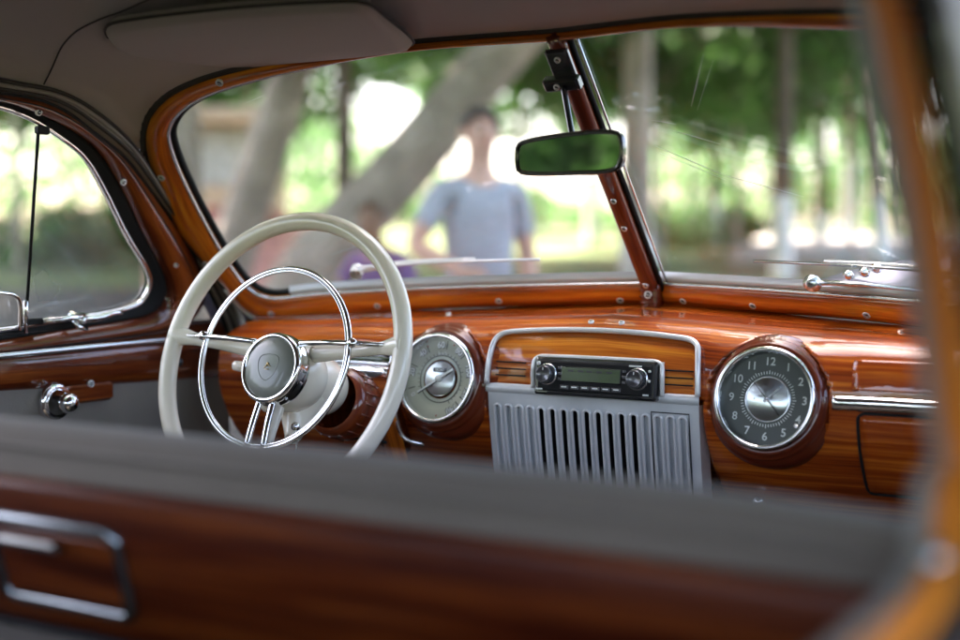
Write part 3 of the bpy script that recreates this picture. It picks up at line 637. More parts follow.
mb.tube([pp(a, b_, .0008) for a, b_ in q], .0011, 6); mb.build('hatch_line', 'inkd', grille)
# radio surround
mb = MB(); x0, x1 = -.0905, .1180; q = cr([pp(x0, .996, .004), pp(x0, 1.028, .006), pp(x0+.002, 1.0385, .006), pp(x0+.009, 1.0430, .006), pp(x0+.03, 1.0440, .006), pp(x1-.03, 1.0440, .006), pp(x1-.009, 1.0430, .006), pp(x1-.002, 1.0385, .006), pp(x1, 1.028, .006), pp(x1, .996, .004)], 80)
mb.tube(q, .0038, 10, ref=(0, -1, 0)); mb.poly([pp(x0, .99, .003), pp(x1, .99, .003), pp(x1, 1.0435, .001), pp(x0, 1.0435, .001)]); mb.build('radio_surround', 'silver_p', rc)
# ---- radio
ra = empty('car_radio'); ra.parent = car
rx = .0150; rn = nrm((0, -.985, .11)); ru = nrm(CZ-rn*(CZ@rn)); ro = np.array([rx, -.024, 1.0165]); RR = np.stack([CX, ru, rn], 1)
def rp(x, z, h=0.): return ro+CX*x+ru*z+rn*h
mb = MB(); mb.box(ro-rn*.010, (.196, .056, .024), RR, bev=.003); mb.build('faceplate', 'blackgloss', ra)
mb = MB(); mb.box(rp(0, .0), (.186, .047, .008), RR, bev=.003); mb.box(rp(0, -.0255, .0), (.150, .004, .011), RR, bev=.001); mb.build('inner_bezel', 'black', ra)
mb = MB(); mb.box(rp(-.004, .004, .0035), (.098, .0225, .004), RR, bev=.001); mb.box(rp(-.004, .004, .0056), (.094, .0195, .0005), RR, mi=1); 
for k, x in enumerate((-.036, -.020, -.006, .010, .026)): mb.box(rp(x, .009, .0061), (.009, .0028, .0003), RR, mi=2)
mb.build('display', ['blackgloss', 'lcd', 'inkd'], ra)
for sx in (-.076, .070):
    mb = MB(); k = rp(sx, .002, .002); mb.lathe([(.0165, 0), (.0165, .003), (.0145, .004)], k, rn, 40, mi=1); mb.lathe([(.0135, .003), (.0130, .014), (.0118, .0165), (.0105, .0165), (.0095, .0155), (.0002, .016)], k, rn, 40)
    for j in range(24):
        a = j*math.pi/12; mb.box(k+rn*.009+CX*math.cos(a)*.0134+ru*math.sin(a)*.0134, (.0012, .0012, .010), RR)
    mb.box(k+rn*.0165+ru*.008, (.0012, .004, .0006), RR, mi=2); mb.build('knob', ['knob', 'silver_l', 'ink'], ra)
for k in range(6):
    mb = MB(); mb.box(rp(-.046+k*.0168, -.0155, .0045), (.0145, .0062, .003), RR, bev=.0008); mb.box(rp(-.046+k*.0168, -.0150, .0062), (.0085, .0016, .0004), RR, mi=1); mb.build('preset_button', ['knob', 'ink'], ra)
for x, z, r_ in ((-.0905, .018, .0032), (.0885, .014, .002), (.0885, .0, .002)): mb = MB(); mb.lathe([(r_, .004), (r_*.95, .006), (.0002, .0063)], rp(x, z, 0), rn, 16); mb.build('indicator', 'ink', ra)
for x, z, w_ in ((-.088, -.020, .011), (.084, -.020, .009), (.066, .0205, .020)): mb = MB(); mb.box(rp(x, z, .0045), (w_, .0022, .0004), RR); mb.build('printed_mark', 'ink', ra)
mb = MB()
for k in range(3): mb.box(rp(-.0545, .012-.008*k, .0045), (.006, .0045, .003), RR, bev=.0006); mb.box(rp(.0495, .012-.008*k, .0045), (.006, .0045, .003), RR, bev=.0006)
mb.build('side_buttons', 'knob', ra)
# ================================================================== STEERING
st = empty('steering_wheel'); st.parent = car
KR = math.radians(18.4); WC = np.array([-.382, -.255, 1.043]); wn = np.array([0, -math.cos(KR), math.sin(KR)]); w2 = np.array([0, math.sin(KR), math.cos(KR)])
def wp(x, y, h=0.): return WC+CX*x+w2*y+wn*h
def circ(R_, h, n=120, a0=0, a1=360): return [wp(R_*math.cos(math.radians(a)), R_*math.sin(math.radians(a)), h) for a in np.linspace(a0, a1, n, endpoint=(a1-a0 < 360))]
RW = .2135
mb = MB(); 
P = circ(RW, 0, 160); mb.tube(P, .0137, 18, closed=True, ref=wn)
mb.build('rim', 'cream', st)
# finger ridges on the back of the rim & spoke stubs
for sx in (-1, 1):
    mb = MB(); p = cr([wp(sx*(RW+.002), .030, 0), wp(sx*(RW-.018), .028, -.001), wp(sx*(RW-.036), .026, -.004), wp(sx*.13, .022, -.012), wp(sx*.045, .016, -.020)], 24)
    rr = list(np.interp(np.linspace(0, 1, 24), [0, .12, .25, .5, 1], [.020, .0135, .0095, .009, .014])); mb.tube(p, rr, 14, flat=.8, ref=wn); mb.build('spoke', 'cream', st)
mb = MB(); mb.tube(cr([wp(0, -RW, 0), wp(0, -.12, -.01), wp(0, -.04, -.02)], 12), [.018, .010, .010, .010, .010, .010, .010, .010, .011, .012, .013, .014], 14, flat=.7, ref=wn); mb.build('spoke', 'cream', st)
# horn ring: grooved chrome
mb = MB(); HR = .1345; hh = .016
mb.tube(circ(HR, hh, 120), .0038, 12, closed=True, ref=wn); mb.tube(circ(HR-.0047, hh+.0012, 120), .0019, 8, closed=True, ref=wn); hr_ = mb.build('horn_ring', 'chrome', st)
for sx in (-1, 1):
    mb = MB(); mb.tube(cr([wp(sx*.040, .0225, .014), wp(sx*.09, .0245, .019), wp(sx*(HR+.003), .026, hh)], 12), .0042, 10); mb.tube([wp(sx*(HR-.01), .027, hh), wp(sx*(HR+.02), .028, .008), wp(sx*(RW-.02), .029, .002)], .0035, 8); mb.lathe([(.007, 0), (.007, .004), (.0002, .005)], wp(sx*(HR+.004), .026, hh+.002), wn, 16); mb.build('ring_bar', 'chrome', st)
for sx in (-1, 1):
    mb = MB(); mb.tube(cr([wp(sx*.0120, -.062, .010), wp(sx*.0135, -.095, .014), wp(sx*.0155, -HR, hh)], 10), .0055, 10, flat=.8); mb.build('ring_bar', 'chrome', st)
HC = wp(0, -.016, -.012)
def hp(x, y, h=0.): return wp(x, y-.016, h-.012)
# hub
mb = MB(); mb.lathe([(.046, -.050), (.053, -.034), (.055, -.018), (.053, -.006), (.050, .004)], HC, wn, 56); mb.build('hub', 'cream', st)
mb = MB(); mb.lathe([(.050, .000), (.0535, .006), (.0545, .014), (.0520, .018), (.0535, .022), (.0525, .029), (.0495, .033), (.0460, .0325), (.0445, .030)], HC, wn, 64)
mb.build('hub_ring', 'chrome', st)
mb = MB(); mb.lathe([(.0455, .0300), (.040, .0325), (.028, .0345), (.012, .0358), (.0002, .036)], HC, wn, 56); mb.build('horn_button', 'badge', st)
mb = MB()
sh = [(-.017, .014), (0, .019), (.017, .014), (.016, -.004), (.009, -.015), (0, -.020), (-.009, -.015), (-.016, -.004)]
mb.tube(cr([hp(a, b_, .0352-.0000) for a, b_ in sh], 40, True), .0007, 6, closed=True)
mb.build('emblem_shield', 'badge', st)
mb = MB(); mb.tube(cr([hp(-.0055, -.002, .0362), hp(-.002, .0005, .0364), hp(.0005, .006, .0364), hp(.002, .002, .0364), hp(.006, .001, .0362)], 16), [.0006]*4+[.0011]*4+[.0013]*4+[.0007]*4, 6)
mb.tube([hp(-.004, -.004, .0362), hp(.004, -.004, .0362)], .0006, 6); mb.build('emblem', 'gold', st)
# column
sc = empty('steering_column'); sc.parent = car
mb = MB(); mb.lathe([(.020, .125), (.032, .122), (.040, .112), (.045, .095), (.046, .070), (.044, .046)], HC, -wn, 48)
# cowling that drops to the selector
mb2 = [hp(0, -.02, -.06), hp(0, -.05, -.055), hp(.006, -.078, -.046), hp(.010, -.092, -.038)]; mb.tube(cr(mb2, 12), list(np.linspace(.040, .010, 12)), 18, flat=1.0); mb.build('cowling', 'cream', sc)
mb = MB(); mb.lathe([(.045, .128), (.052, .132), (.0555, .140), (.0555, .150), (.0535, .152), (.0535, .164), (.0555, .166), (.0555, .178), (.052, .180), (.052, .192), (.046, .20), (.044, .28), (.044, .42)], HC-w2*.012, -wn, 48)
for j in range(20):
    a = j*math.pi/10; mb.tube([HC-w2*.012-wn*t+CX*.0558*math.cos(a)+w2*.0558*math.sin(a) for t in (.140, .178)], .0013, 5)
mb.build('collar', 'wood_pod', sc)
mb = MB(); mb.tube(cr([HC-wn*.19+CX*.030-w2*.01, at(372, 398, 'y', -.06), at(388, 425, 'y', -.03), at(398, 460, 'y', 0)], 16), .020, 12, flat=.45, ref=(0, -1, .2)); mb.build('bracket', 'wood_rail', sc)
mb = MB(); mb.tube([np.array([-.45, -.03, .92]), np.array([-.33, -.06, .900])], .0025, 6); mb.build('cable', 'black', sc)
# stalks
mb = MB(); s0 = wp(-.05, -.008, -.055); s1 = wp(-.108, -.004, -.05); mb.tube([s0, s1], .0035, 8, mi=1); mb.tube([s0+(s1-s0)*t for t in (.62, .7, .9, 1.05, 1.30, 1.36)], [.004, .0065, .0075, .0085, .0075, .002], 12); mb.build('turn_signal_stalk', ['cream', 'knob'], sc)
mb = MB(); s1 = wp(-.022, -.066, -.02); mb.tube([wp(0, -.05, -.05), s1], .003, 8, mi=1); mb.lathe([(.0002, .011), (.006, .009), (.0095, .003), (.0095, -.003), (.006, -.010), (.0002, -.011)], s1, wn, 18); mb.build('throttle_knob', ['cream', 'chrome'], sc)
mb = MB(); mb.lathe([(.005, 0), (.006, .008), (.0002, .010)], wp(.033, -.092, -.03), wn, 14); mb.tube([wp(.033, -.092, -.03), wp(.026, -.14, -.05)], .0018, 6); mb.build('gear_selector', 'chrome', sc)
# ================================================================== FRONT SEAT
se = empty('front_seat'); se.parent = car
yy_ = [(-.80, .62), (-.845, .85), (-.855, .97), (-.868, 1.022), (-.890, 1.043), (-.912, 1.046), (-.935, 1.034), (-.948, 1.012), (-.950, .998), (-.905, .84), (-.84, .60)]
P = cr([(0, a, b_) for a, b_ in yy_], 40); xx = np.linspace(-.70, .70, 30)
mb = MB(); mb.grid([[(x, p[1]+.01*abs(x/.7)**6*(1 if p[1] < -.9 else -1), p[2]-.012*abs(x/.7)**8) for x in xx] for p in P], cap=True); mb.build('backrest', 'seat', se)
mb = MB(); mb.grid([[(x, y, z) for x in xx] for y, z in ((-.83, .55), (-.80, .60), (-.5, .62), (-.36, .60), (-.33, .52), (-.34, .30))]); mb.build('cushion', 'seat', se)
mb = MB(); mb.grid([[(x, y, z) for x in xx] for y, z in ((-.948, 1.001), (-.957, .999), (-.961, .992), (-.944, .93), (-.925, .862), (-.918, .854), (-.908, .853))]); mb.build('wood_back_panel', 'wood_seat', se)
mb = MB(); mb.tube([(x, -.917, .851) for x in (-.7, 0, .7)], .004, 8); mb.build('panel_bead', 'black', se)
mb = MB(); mb.tube([(x, -.944, 1.026-.012*abs(x/.7)**8) for x in xx], .0035, 8); mb.tube([(x, -.868, 1.0245-.012*abs(x/.7)**8) for x in xx], .0035, 8); mb.build('seat_piping', 'seat', se)
# ashtray in the back
at_ = empty('ashtray'); at_.parent = se
def rr_ring(x0, x1, z0, z1, r, y):
    P = []
    for cx_, cz_, a0 in ((x1-r, z1-r, 0), (x0+r, z1-r, 90), (x0+r, z0+r, 180), (x1-r, z0+r, 270)):
        for k in range(7): a = math.radians(a0+15*k); zz_ = cz_+r*math.sin(a); P.append((cx_+r*math.cos(a), -.9625+(.992-zz_)*.275, zz_))
    return P
mb = MB(); mb.tube(rr_ring(-.150, .012, .883, .962, .012, -.9625), .0055, 10, closed=True, ref=(0, -1, 0)); mb.box((-.088, -.962, .944), (.080, .012, .009), bev=.003); mb.build('ashtray_frame', 'chrome_d', se)
mb = MB(); mb.box((-.069, -.943, .922), (.150, .006, .066), np.array([[1, 0, 0], [0, .964, -.265], [0, .265, .964]]), bev=.002); mb.build('ashtray_lid', 'wood_seat', se)
bpy.data.objects.remove(at_)
# ================================================================== REAR RIGHT DOOR OPENING (nearest the viewer)
def near(pxs): return [at(px, py, 'y', -1.03) for px, py in pxs]
def jamb(pxs, corner_x):
    t = near(pxs); zc = 1.045
    x0 = corner_x
    return cr([np.array([t[0][0]-.030, -1.02, 1.43])]+t+[np.array([x0+.002, -1.035, 1.09]), np.array([x0+.004, -1.060, 1.056]), np.array([x0+.006, -1.10, 1.045]), np.array([x0+.008, -1.26, 1.043]), np.array([x0+.008, -1.5, 1.040]), np.array([x0+.008, -1.95, 1.04])], 90)
L0 = jamb([(846, 0), (868, 100), (890, 200), (908, 300), (921, 400), (930, 480)], .700)
L1 = jamb([(869, 0), (891, 100), (911, 200), (926, 300), (938, 400), (946, 480)], .712)
L2 = jamb([(902, 0), (926, 100), (946, 200), (962, 300), (976, 400), (984, 480)], .732)
L3 = jamb([(934, 0), (955, 100), (976, 200), (994, 300), (1008, 400), (1018, 480)], .752)
rd = empty('rear_door'); rd.parent = car
jn = np.array([0, -1., .15])
def jband(A, B, h, name, m, par, back=0):
    rows = []
    A = np.array(A); B = np.array(B); ctr = np.array([.74, -1.55, 1.28])
    nv = (ctr-(A+B)/2); nv[:, 0] = 0; nv /= np.linalg.norm(nv, axis=1)[:, None]
    for k in range(9): t = k/8; rows.append(A*(1-t)+B*t+nv*(h*math.sin(math.pi*t)**.7)-nv*back)
    mb = MB(); mb.grid(rows); return mb.build(name, m, par)
jband(L0, L1, .006, 'pillar_cloth', 'trim', rd, .003)
jband(L1, L2, .010, 'window_surround', 'wood_near', rd)
jband(L2, L3, .005, 'window_rubber', 'black', rd, .004)
O4 = L3+np.array([.03, 0, 0]); jband(L3, O4, .002, 'door_skin', 'paint', rd, .004)
# pillar body forward of the jamb and the inside trim
L0f = L0.copy(); L0f[:, 1] = np.where(L0[:, 1] > -1.07, L0[:, 1]+.10, L0[:, 1]); L0f[:, 2] = np.where(L0[:, 1] > -1.07, L0[:, 2], .80); L0f[:, 0] -= .004
mb = MB(); mb.grid([L0, L0f]); mb.build('door_trim', 'trim', rd)
O5 = O4.copy(); O5[:, 1] = np.where(O4[:, 1] > -1.07, O4[:, 1]+.12, O4[:, 1]); O5[:, 2] = np.where(O4[:, 1] > -1.07, O4[:, 2], .3); O5[:, 0] += .01
mb = MB(); mb.grid([O4, O5]); mb.build('outer_panel', 'paint', rd)
kp = at(941, 567, 'y', -1.075); mb = MB(); mb.lathe([(.006, -.012), (.0065, .002), (.011, .006), (.0135, .012), (.011, .017), (.0002, .020)], kp, (-.35, -.9, .2), 24); ko = mb.build('lock_knob', 'chrome_d', rd)
for i, v_ in enumerate(ko.data.vertices): v_.co = Vector(kp)+(v_.co-Vector(kp))*.55; v_.co.z = kp[2]+(v_.co.z-kp[2])*1.6
# ================================================================== BODY SHELL (closes the cabin, rarely seen)
bs = empty('body_shell'); bs.parent = car
def quad(mb, a, b_, c_, d_, n=8):
    a, b_, c_, d_ = map(lambda p: np.array(p, float), (a, b_, c_, d_)); mb.grid([[a*(1-t)*(1-s)+b_*t*(1-s)+d_*(1-t)*s+c_*t*s for t in np.linspace(0, 1, n)] for s in np.linspace(0, 1, n)])
mb = MB(); quad(mb, (-.86, .40, .28), (.86, .40, .28), (.86, -2.4, .28), (-.86, -2.4, .28)); mb.build('floor', 'cloth_d', bs)
mb = MB()
quad(mb, (-.80, -1.0, 1.05), (-.80, -1.12, 1.05), (-.70, -1.12, 1.45), (-.70, -1.0, 1.45)); quad(mb, (.80, -1.0, 1.05), (.80, -1.10, 1.05), (.70, -1.10, 1.45), (.70, -1.0, 1.45))
quad(mb, (-.80, -1.0, .3), (-.80, -2.3, .3), (-.80, -2.3, 1.06), (-.80, -1.0, 1.06)); quad(mb, (-.80, -1.45, 1.06), (-.78, -2.4, 1.06), (-.70, -2.3, 1.32), (-.70, -1.42, 1.44)); quad(mb, (.80, -1.98, .3), (.78, -2.4, .3), (.70, -2.3, 1.32), (.72, -1.98, 1.37))
quad(mb, (-.8, -2.35, .3), (.8, -2.35, .3), (.75, -2.28, 1.16), (-.75, -2.28, 1.16)); mb.build('rear_panels', 'trim', bs)  # unseen; left quarter and back raised to cut light from behind
mb = MB(); xh = np.linspace(-1, 1, 31); rows = []
for y, w, zc_, zr in ((.20, .80, 1.085, .05), (.42, .80, 1.070, .06), (.8, .76, 1.055, .09), (1.3, .66, 1.035, .12), (1.9, .52, .99, .16), (2.3, .42, .90, .20), (2.42, .38, .70, .2)):
    rows.append([(x*w, y, zc_-zr*abs(x)**2.4) for x in xh])
rows = np.array(rows); low = rows.copy(); mb.grid(rows); 
for s_ in (0, -1): e_ = rows[:, s_]; e2_ = e_.copy(); e2_[:, 2] = .45; e2_[:, 0] *= 1.15; mb.grid([e_, e2_])
mb.build('bonnet', 'paint', bs)
mb = MB()
for sx in (-1, 1):
    rows = []
    for y, z in ((.2, .82), (.6, .90), (1.1, .93), (1.7, .92), (2.2, .84), (2.5, .62), (2.5, .35)):
        rows.append([(sx*(.58+.34*t), y, z-.0-.5*max(0, t-.6)**2) for t in np.linspace(0, 1, 10)]+[(sx*.93, y, .35)])
    mb.grid(rows)
mb.build('front_wing', 'paint', bs)
# cowl strip outside the glass and wipers
mb = MB(); 
for f in (lambda P: P, mir):
    lo = Wo[84:]; a = lo-GN*.02; b_ = lo+np.array([0, .05, -.012]); mb.grid(f([a, b_, b_+np.array([0, .04, -.03])]))
mb.build('cowl', 'paint', bs)
for f, nm in ((lambda P: np.array(P, float), 0), (mir, 1)):
    wi = empty('windscreen_wiper'); wi.parent = car
    a, b_ = G(352, 279, -.03), G(537, 272, -.03)
    mb = MB(); mb.tube(f([a, (a+b_)/2+RAKE*.003, b_]), .0038, 8, flat=.6); mb.build('wiper_blade', 'chrome_d' if nm else 'silver_p', wi)  # left blade coloured bright to paint in its glare, right one duller
    mb = MB(); p0 = G(352, 285, -.035); p1 = (a*.35+b_*.65)-GN*.008; mb.tube(f(cr([p0, p0*.6+p1*.4-GN*.008, p1], 10)), list(np.linspace(.006, .0025, 10)), 8); mb.lathe([(.011, -.01), (.012, .006), (.006, .012), (.0002, .013)], f(p0), f(GN)*-1, 16); mb.build('wiper_arm', 'silver_p', wi)
# raised chrome-studded vent on the right of the cowl
cv = empty('cowl_vent'); cv.parent = car
def cvp(px, py, d): p = depth(px, d); z = CAM[2]+d*(243-py)/1333.33; return np.array([p[0], p[1], z])
mb = MB(); mb.grid([[cvp(820, 279, 1.95), cvp(850, 270, 1.95), cvp(880, 264, 1.95), cvp(912, 258, 1.95), cvp(950, 254, 1.95)], [cvp(820, 281, 1.90), cvp(850, 277, 1.90), cvp(880, 273, 1.90), cvp(912, 270, 1.90), cvp(950, 268, 1.90)], [cvp(820, 286, 1.88), cvp(850, 286, 1.88), cvp(880, 286, 1.88), cvp(912, 287, 1.88), cvp(950, 288, 1.88)]]); mb.build('vent_lid', 'paint', cv)
for px, py in ((848, 275), (864, 272), (876, 268)): mb = MB(); k = cvp(px, py, 1.88); mb.lathe([(.0002, .008), (.006, .005), (.0075, 0), (.006, -.006)], k, (-.3, -.9, .3), 14); mb.build('vent_stud', 'chrome', cv)
mb = MB(); mb.tube([cvp(815, 282, 1.86), cvp(860, 284, 1.84), cvp(930, 292, 1.80)], [.009, .007, .003], 8, flat=.5); mb.lathe([(.0002, .012), (.010, .008), (.012, 0), (.010, -.01)], cvp(812, 283, 1.85), (-.3, -.9, .3), 16); mb.build('vent_arm', 'silver_l', cv)
# ================================================================== OUTDOORS
FWD = np.array([-math.sin(YAW), math.cos(YAW)])
def gz(x, y):                                             # lie of the land: flat around the car, a gentle bank beyond
    r = math.hypot(x, y-0.2); t = min(1, max(0, (r-7)/7)); h = .88*t*t*(3-2*t)
    return h+min(12, max(0, r-14))*.045+min(40, max(0, r-26))*.014+.03*math.sin(x*.35)*math.sin(y*.3)*t
M['asphalt'] = mat('asphalt', (.032, .031, .030), .85, bump=(60, .5, .01), var=(1.2, (.045, .043, .040)))
M['grass'] = mat('grass', (.075, .13, .035), .9, var=(.6, (.13, .17, .06)), bump=(30, .6, .03))
M['soil'] = mat('dry_soil', (.15, .105, .06), .95, var=(1.5, (.11, .115, .045)), bump=(20, .6, .03))
M['paving'] = mat('pale_paving', (.44, .41, .38), .8, var=(.9, (.34, .31, .29)))
def ground(name, r0, r1, lift, m, a0=0, a1=360, na=90, nr=10, curve=None, kind='structure'):
    mb = MB(); rows = []
    for i in range(nr+1):
        row = []
        for j in range(na+1):
            a = math.radians(a0+(a1-a0)*j/na); k = r0+(r1-r0)*(i/nr)**(2 if r1 > 100 else 1); x = math.sin(a)*k; y = .2+math.cos(a)*k; row.append((x, y, gz(x, y)+lift))
        rows.append(row)
    mb.grid(rows); o = mb.build(name, m); o['kind'] = kind; return o
ground('ground', 0, 400, -.02, 'grass', nr=160)
ground('road', .01, 12.2, .02, 'asphalt', nr=40)
ground('earth_bank', 12.2, 15, .02, 'soil', -20, 80, nr=16)
ground('path', 15, 25, .03, 'paving', -20, 80, nr=30)
M['bark'] = mat('bark', (.15, .115, .085), .9, bump=(30, 1, .03), var=(9, (.09, .07, .055)))
M['bark_l'] = mat('pale_bark', (.46, .385, .33), .9, bump=(25, 1, .03), var=(3.5, (.28, .235, .20)))
M['lime'] = mat('whitewash', (.80, .80, .78), .8, bump=(25, .6, .02), var=(7, (.70, .69, .66)))
M['leaf_a'] = leafmat('leaf_mid', (.08, .21, .05), (.13, .28, .08))
M['leaf_b'] = leafmat('leaf_light', (.085, .19, .06), (.13, .24, .09))
M['leaf_c'] = leafmat('leaf_dark', (.065, .17, .045), (.10, .22, .07))
def crown_mesh(seed, rad, hgt, n, leaf, clumps, m, hang=.0):
    rs = np.random.RandomState(seed); mb = MB(); C_ = []
    for i in range(clumps):
        d = rs.normal(size=3); d /= np.linalg.norm(d); k = rs.uniform(.35, 1)**.6; C_.append((d*k*np.array([rad, rad, hgt/2]), rs.uniform(.22, .42)*rad))
    V = []; F = []
    for i in range(n):
        c_, r_ = C_[rs.randint(clumps)]; d = rs.normal(size=3); d /= np.linalg.norm(d); p = c_+d*r_*rs.uniform(.3, 1)**.5*np.array([1, 1, .75])
        a = rs.normal(size=3); a /= np.linalg.norm(a); b_ = np.cross(a, rs.normal(size=3)); b_ /= np.linalg.norm(b_); s_ = leaf*rs.uniform(.6, 1.4)
        k = len(V); V += [p-a*s_, p+b_*s_*.45, p+a*s_, p-b_*s_*.45]; F.append((k, k+1, k+2, k+3))
    me = bpy.data.meshes.new('crown'); me.from_pydata([tuple(v) for v in V], [], F); me.materials.append(M[m]); me.update(); return me
CR = [crown_mesh(1, 2.6, 3.6, 8500, .12, 26, 'leaf_a'), crown_mesh(2, 2.5, 3.4, 7000, .12, 22, 'leaf_b'), crown_mesh(3, 3.2, 4.2, 11000, .12, 30, 'leaf_c')]
def tree(x, y, label, cr_i=0, rt=.13, white=1.5, bark='bark', base=None, ch=4.2, cs=1., lean=(0, 0), top=None, path=None, sz=1., group=None):
    t = tag(empty('tree', (x, y, gz(x, y))), label, 'tree', group)
    z0 = 0; H = ch+.8
    pth = path or [(0, 0, -.2), (lean[0]*.3, lean[1]*.3, H*.33), (lean[0]*.7, lean[1]*.7, H*.66), (lean[0], lean[1], H)]
    C_ = cr(pth, 26); rad = np.interp(np.linspace(0, 1, 26), [0, .06, .5, 1], [rt*1.35, rt, rt*.85, rt*.45])
    mb = MB(); mb.tube(C_, rad, 12)
    rs = np.random.RandomState(int(abs(x*31+y*17)) % 999)
    for k in range(5):
        i = rs.randint(15, 24); a = rs.uniform(0, 6.28); L = rs.uniform(1, 2)*sz; d = np.array([math.cos(a), math.sin(a), rs.uniform(.35, .9)])
        mb.tube(cr([C_[i], C_[i]+d*L*.5, C_[i]+d*L+np.array([0, 0, .2])], 8), list(np.linspace(rad[i]*.55, .015, 8)), 7)
    mb.build('trunk', bark, t)
    if white:
        zz = C_[:, 2]; n = max(2, int((zz < white).sum())); mb = MB()
        Cw = [p for p in C_ if p[2] < white]; nx = C_[len(Cw)]; q = (white-Cw[-1][2])/(nx[2]-Cw[-1][2]); Cw.append(Cw[-1]+(nx-Cw[-1])*q)
        mb.tube(Cw, list(rad[:len(Cw)]+.006), 12); mb.build('whitewashed_base', 'lime', t)
    if cr_i is not None:
        o = bpy.data.objects.new('crown', CR[cr_i]); COL.objects.link(o); o.parent = t; o.location = tuple(C_[-1]+np.array([0, 0, .5])); o.scale = (cs, cs, cs); o.rotation_euler = (0, 0, rs.uniform(0, 6))
    return t
def T(px, d, label, **k): p = depth(px, d); return tree(p[0], p[1], label, **k)
GR = 'whitewashed trees along the path'
T(636, 10.5, 'stout tree with whitewashed base right behind the windscreen pillar', rt=.135, white=1.16, bark='bark_l', ch=4.4, cr_i=0, cs=1.0)
T(782, 14.5, 'slim dark tree with whitewashed base in the middle of the right windscreen pane', rt=.115, white=.92, ch=3.7, cr_i=0, cs=.95, group=GR)
T(714, 21, 'thin shaded tree behind, left of the slim dark whitewashed tree', rt=.09, white=.8, ch=3.8, cr_i=2, cs=.95, group=GR)
T(820, 22, 'thin tree with dark bare trunk, right of the slim whitewashed tree', rt=.10, white=.5, ch=3.8, cr_i=2, cs=.9, group=GR)
T(848, 26, 'distant pale whitewashed tree between two darker trunks', rt=.13, white=1.5, ch=4.2, cr_i=1, group=GR)
T(884, 17, 'leaning pinkish tree trunk at the right end of the windscreen', rt=.10, white=.8, bark='bark_l', ch=3.9, lean=(-.5, .1), cr_i=0, cs=.8, group=GR)
T(592, 24, 'slender distant tree below the mirror with a light green crown', rt=.12, white=1.2, ch=4.6, cr_i=1, cs=1.0)
T(345, 11, 'thin dark upright tree seen over the top of the steering wheel', rt=.085, white=0, ch=4.0, cr_i=0, cs=.75)
T(180, 9.0, 'broad brown tree trunk by the left edge of the windscreen', rt=.17, white=0, bark='bark_l', ch=5.4, cr_i=0, cs=1.0)
# two old leaning trees
def W3(px, py, d): p = depth(px, d); return np.array([p[0], p[1], CAM[2]+d*(243-py)/1333.33])
b0 = W3(255, 400, 9.0); b0[2] = gz(*b0[:2])
pth = [tuple(np.array(q)-b0) for q in (b0-[0, 0, .2], W3(290, 300, 9), W3(400, 172, 9), W3(515, 40, 9.1), W3(640, -90, 9.3), W3(720, -240, 9.5))]
tree(b0[0], b0[1], 'big pale trunk leaning to the right beside the man', path=pth, rt=.22, white=0, bark='bark_l', cr_i=0, cs=1.1)
b1 = W3(190, 420, 10); b1[2] = gz(*b1[:2])
pth = [tuple(np.array(q)-b1) for q in (b1-[0, 0, .2], W3(225, 280, 10), W3(262, 165, 10), W3(298, 60, 10), W3(345, -90, 10), W3(360, -230, 10))]
tree(b1[0], b1[1], 'brown trunk leaning slightly right, in front of the pink kiosk', path=pth, rt=.19, white=0, bark='bark_l', cr_i=2, cs=1.)
# trees further back and at the sides
k = 0
for px, d, ci, lab in ((-330, 16, 2, 'dark bushy tree far to the left behind the door window'), (-40, 20, 0, 'mid green tree filling the upper left of the door window'), (70, 24, 2, 'dark green tree seen through the front of the door window'), (120, 32, 1, 'light green tree beyond the grass at the door window corner'), (455, 30, 1, 'light green tree behind the man with sky around it'), (540, 34, 0, 'mid green tree behind the man, left of the mirror'), (690, 30, 0, 'bushy green tree high in the middle of the right pane'), (770, 36, 2, 'dark green tree furthest back in the right pane'), (900, 30, 1, 'light green tree at the right edge of the windscreen'), (1080, 18, 0, 'green tree to the right, beyond the rear door pillar')):
    T(px, d, lab, rt=.055, white=0, bark='bark_l', ch=3.5, cr_i=ci, cs=1.2, group='trees beyond the path')
for px, d, ci, lab in ((250, 16, 0, 'leafy tree behind the kiosk with branches over the leaning trunks'), (520, 19, 1, 'light green tree with a high crown above the head of the man'), (20, 15, 0, 'leafy tree near the grass edge in the door window'), (110, 19, 2, 'dark leafy tree near the front top corner of the door window'), (660, 17, 0, 'low leafy tree overhanging the right pane beside the stout whitewashed trunk'), (735, 18, 2, 'leafy tree with the darkest crown over the slim whitewashed tree'), (850, 19, 0, 'leafy tree with a low crown in the upper right of the windscreen')):
    T(px, d, lab, rt=.05, white=0, bark='bark_l', ch=3.0, cr_i=ci, cs=1.15, group='trees beyond the path')
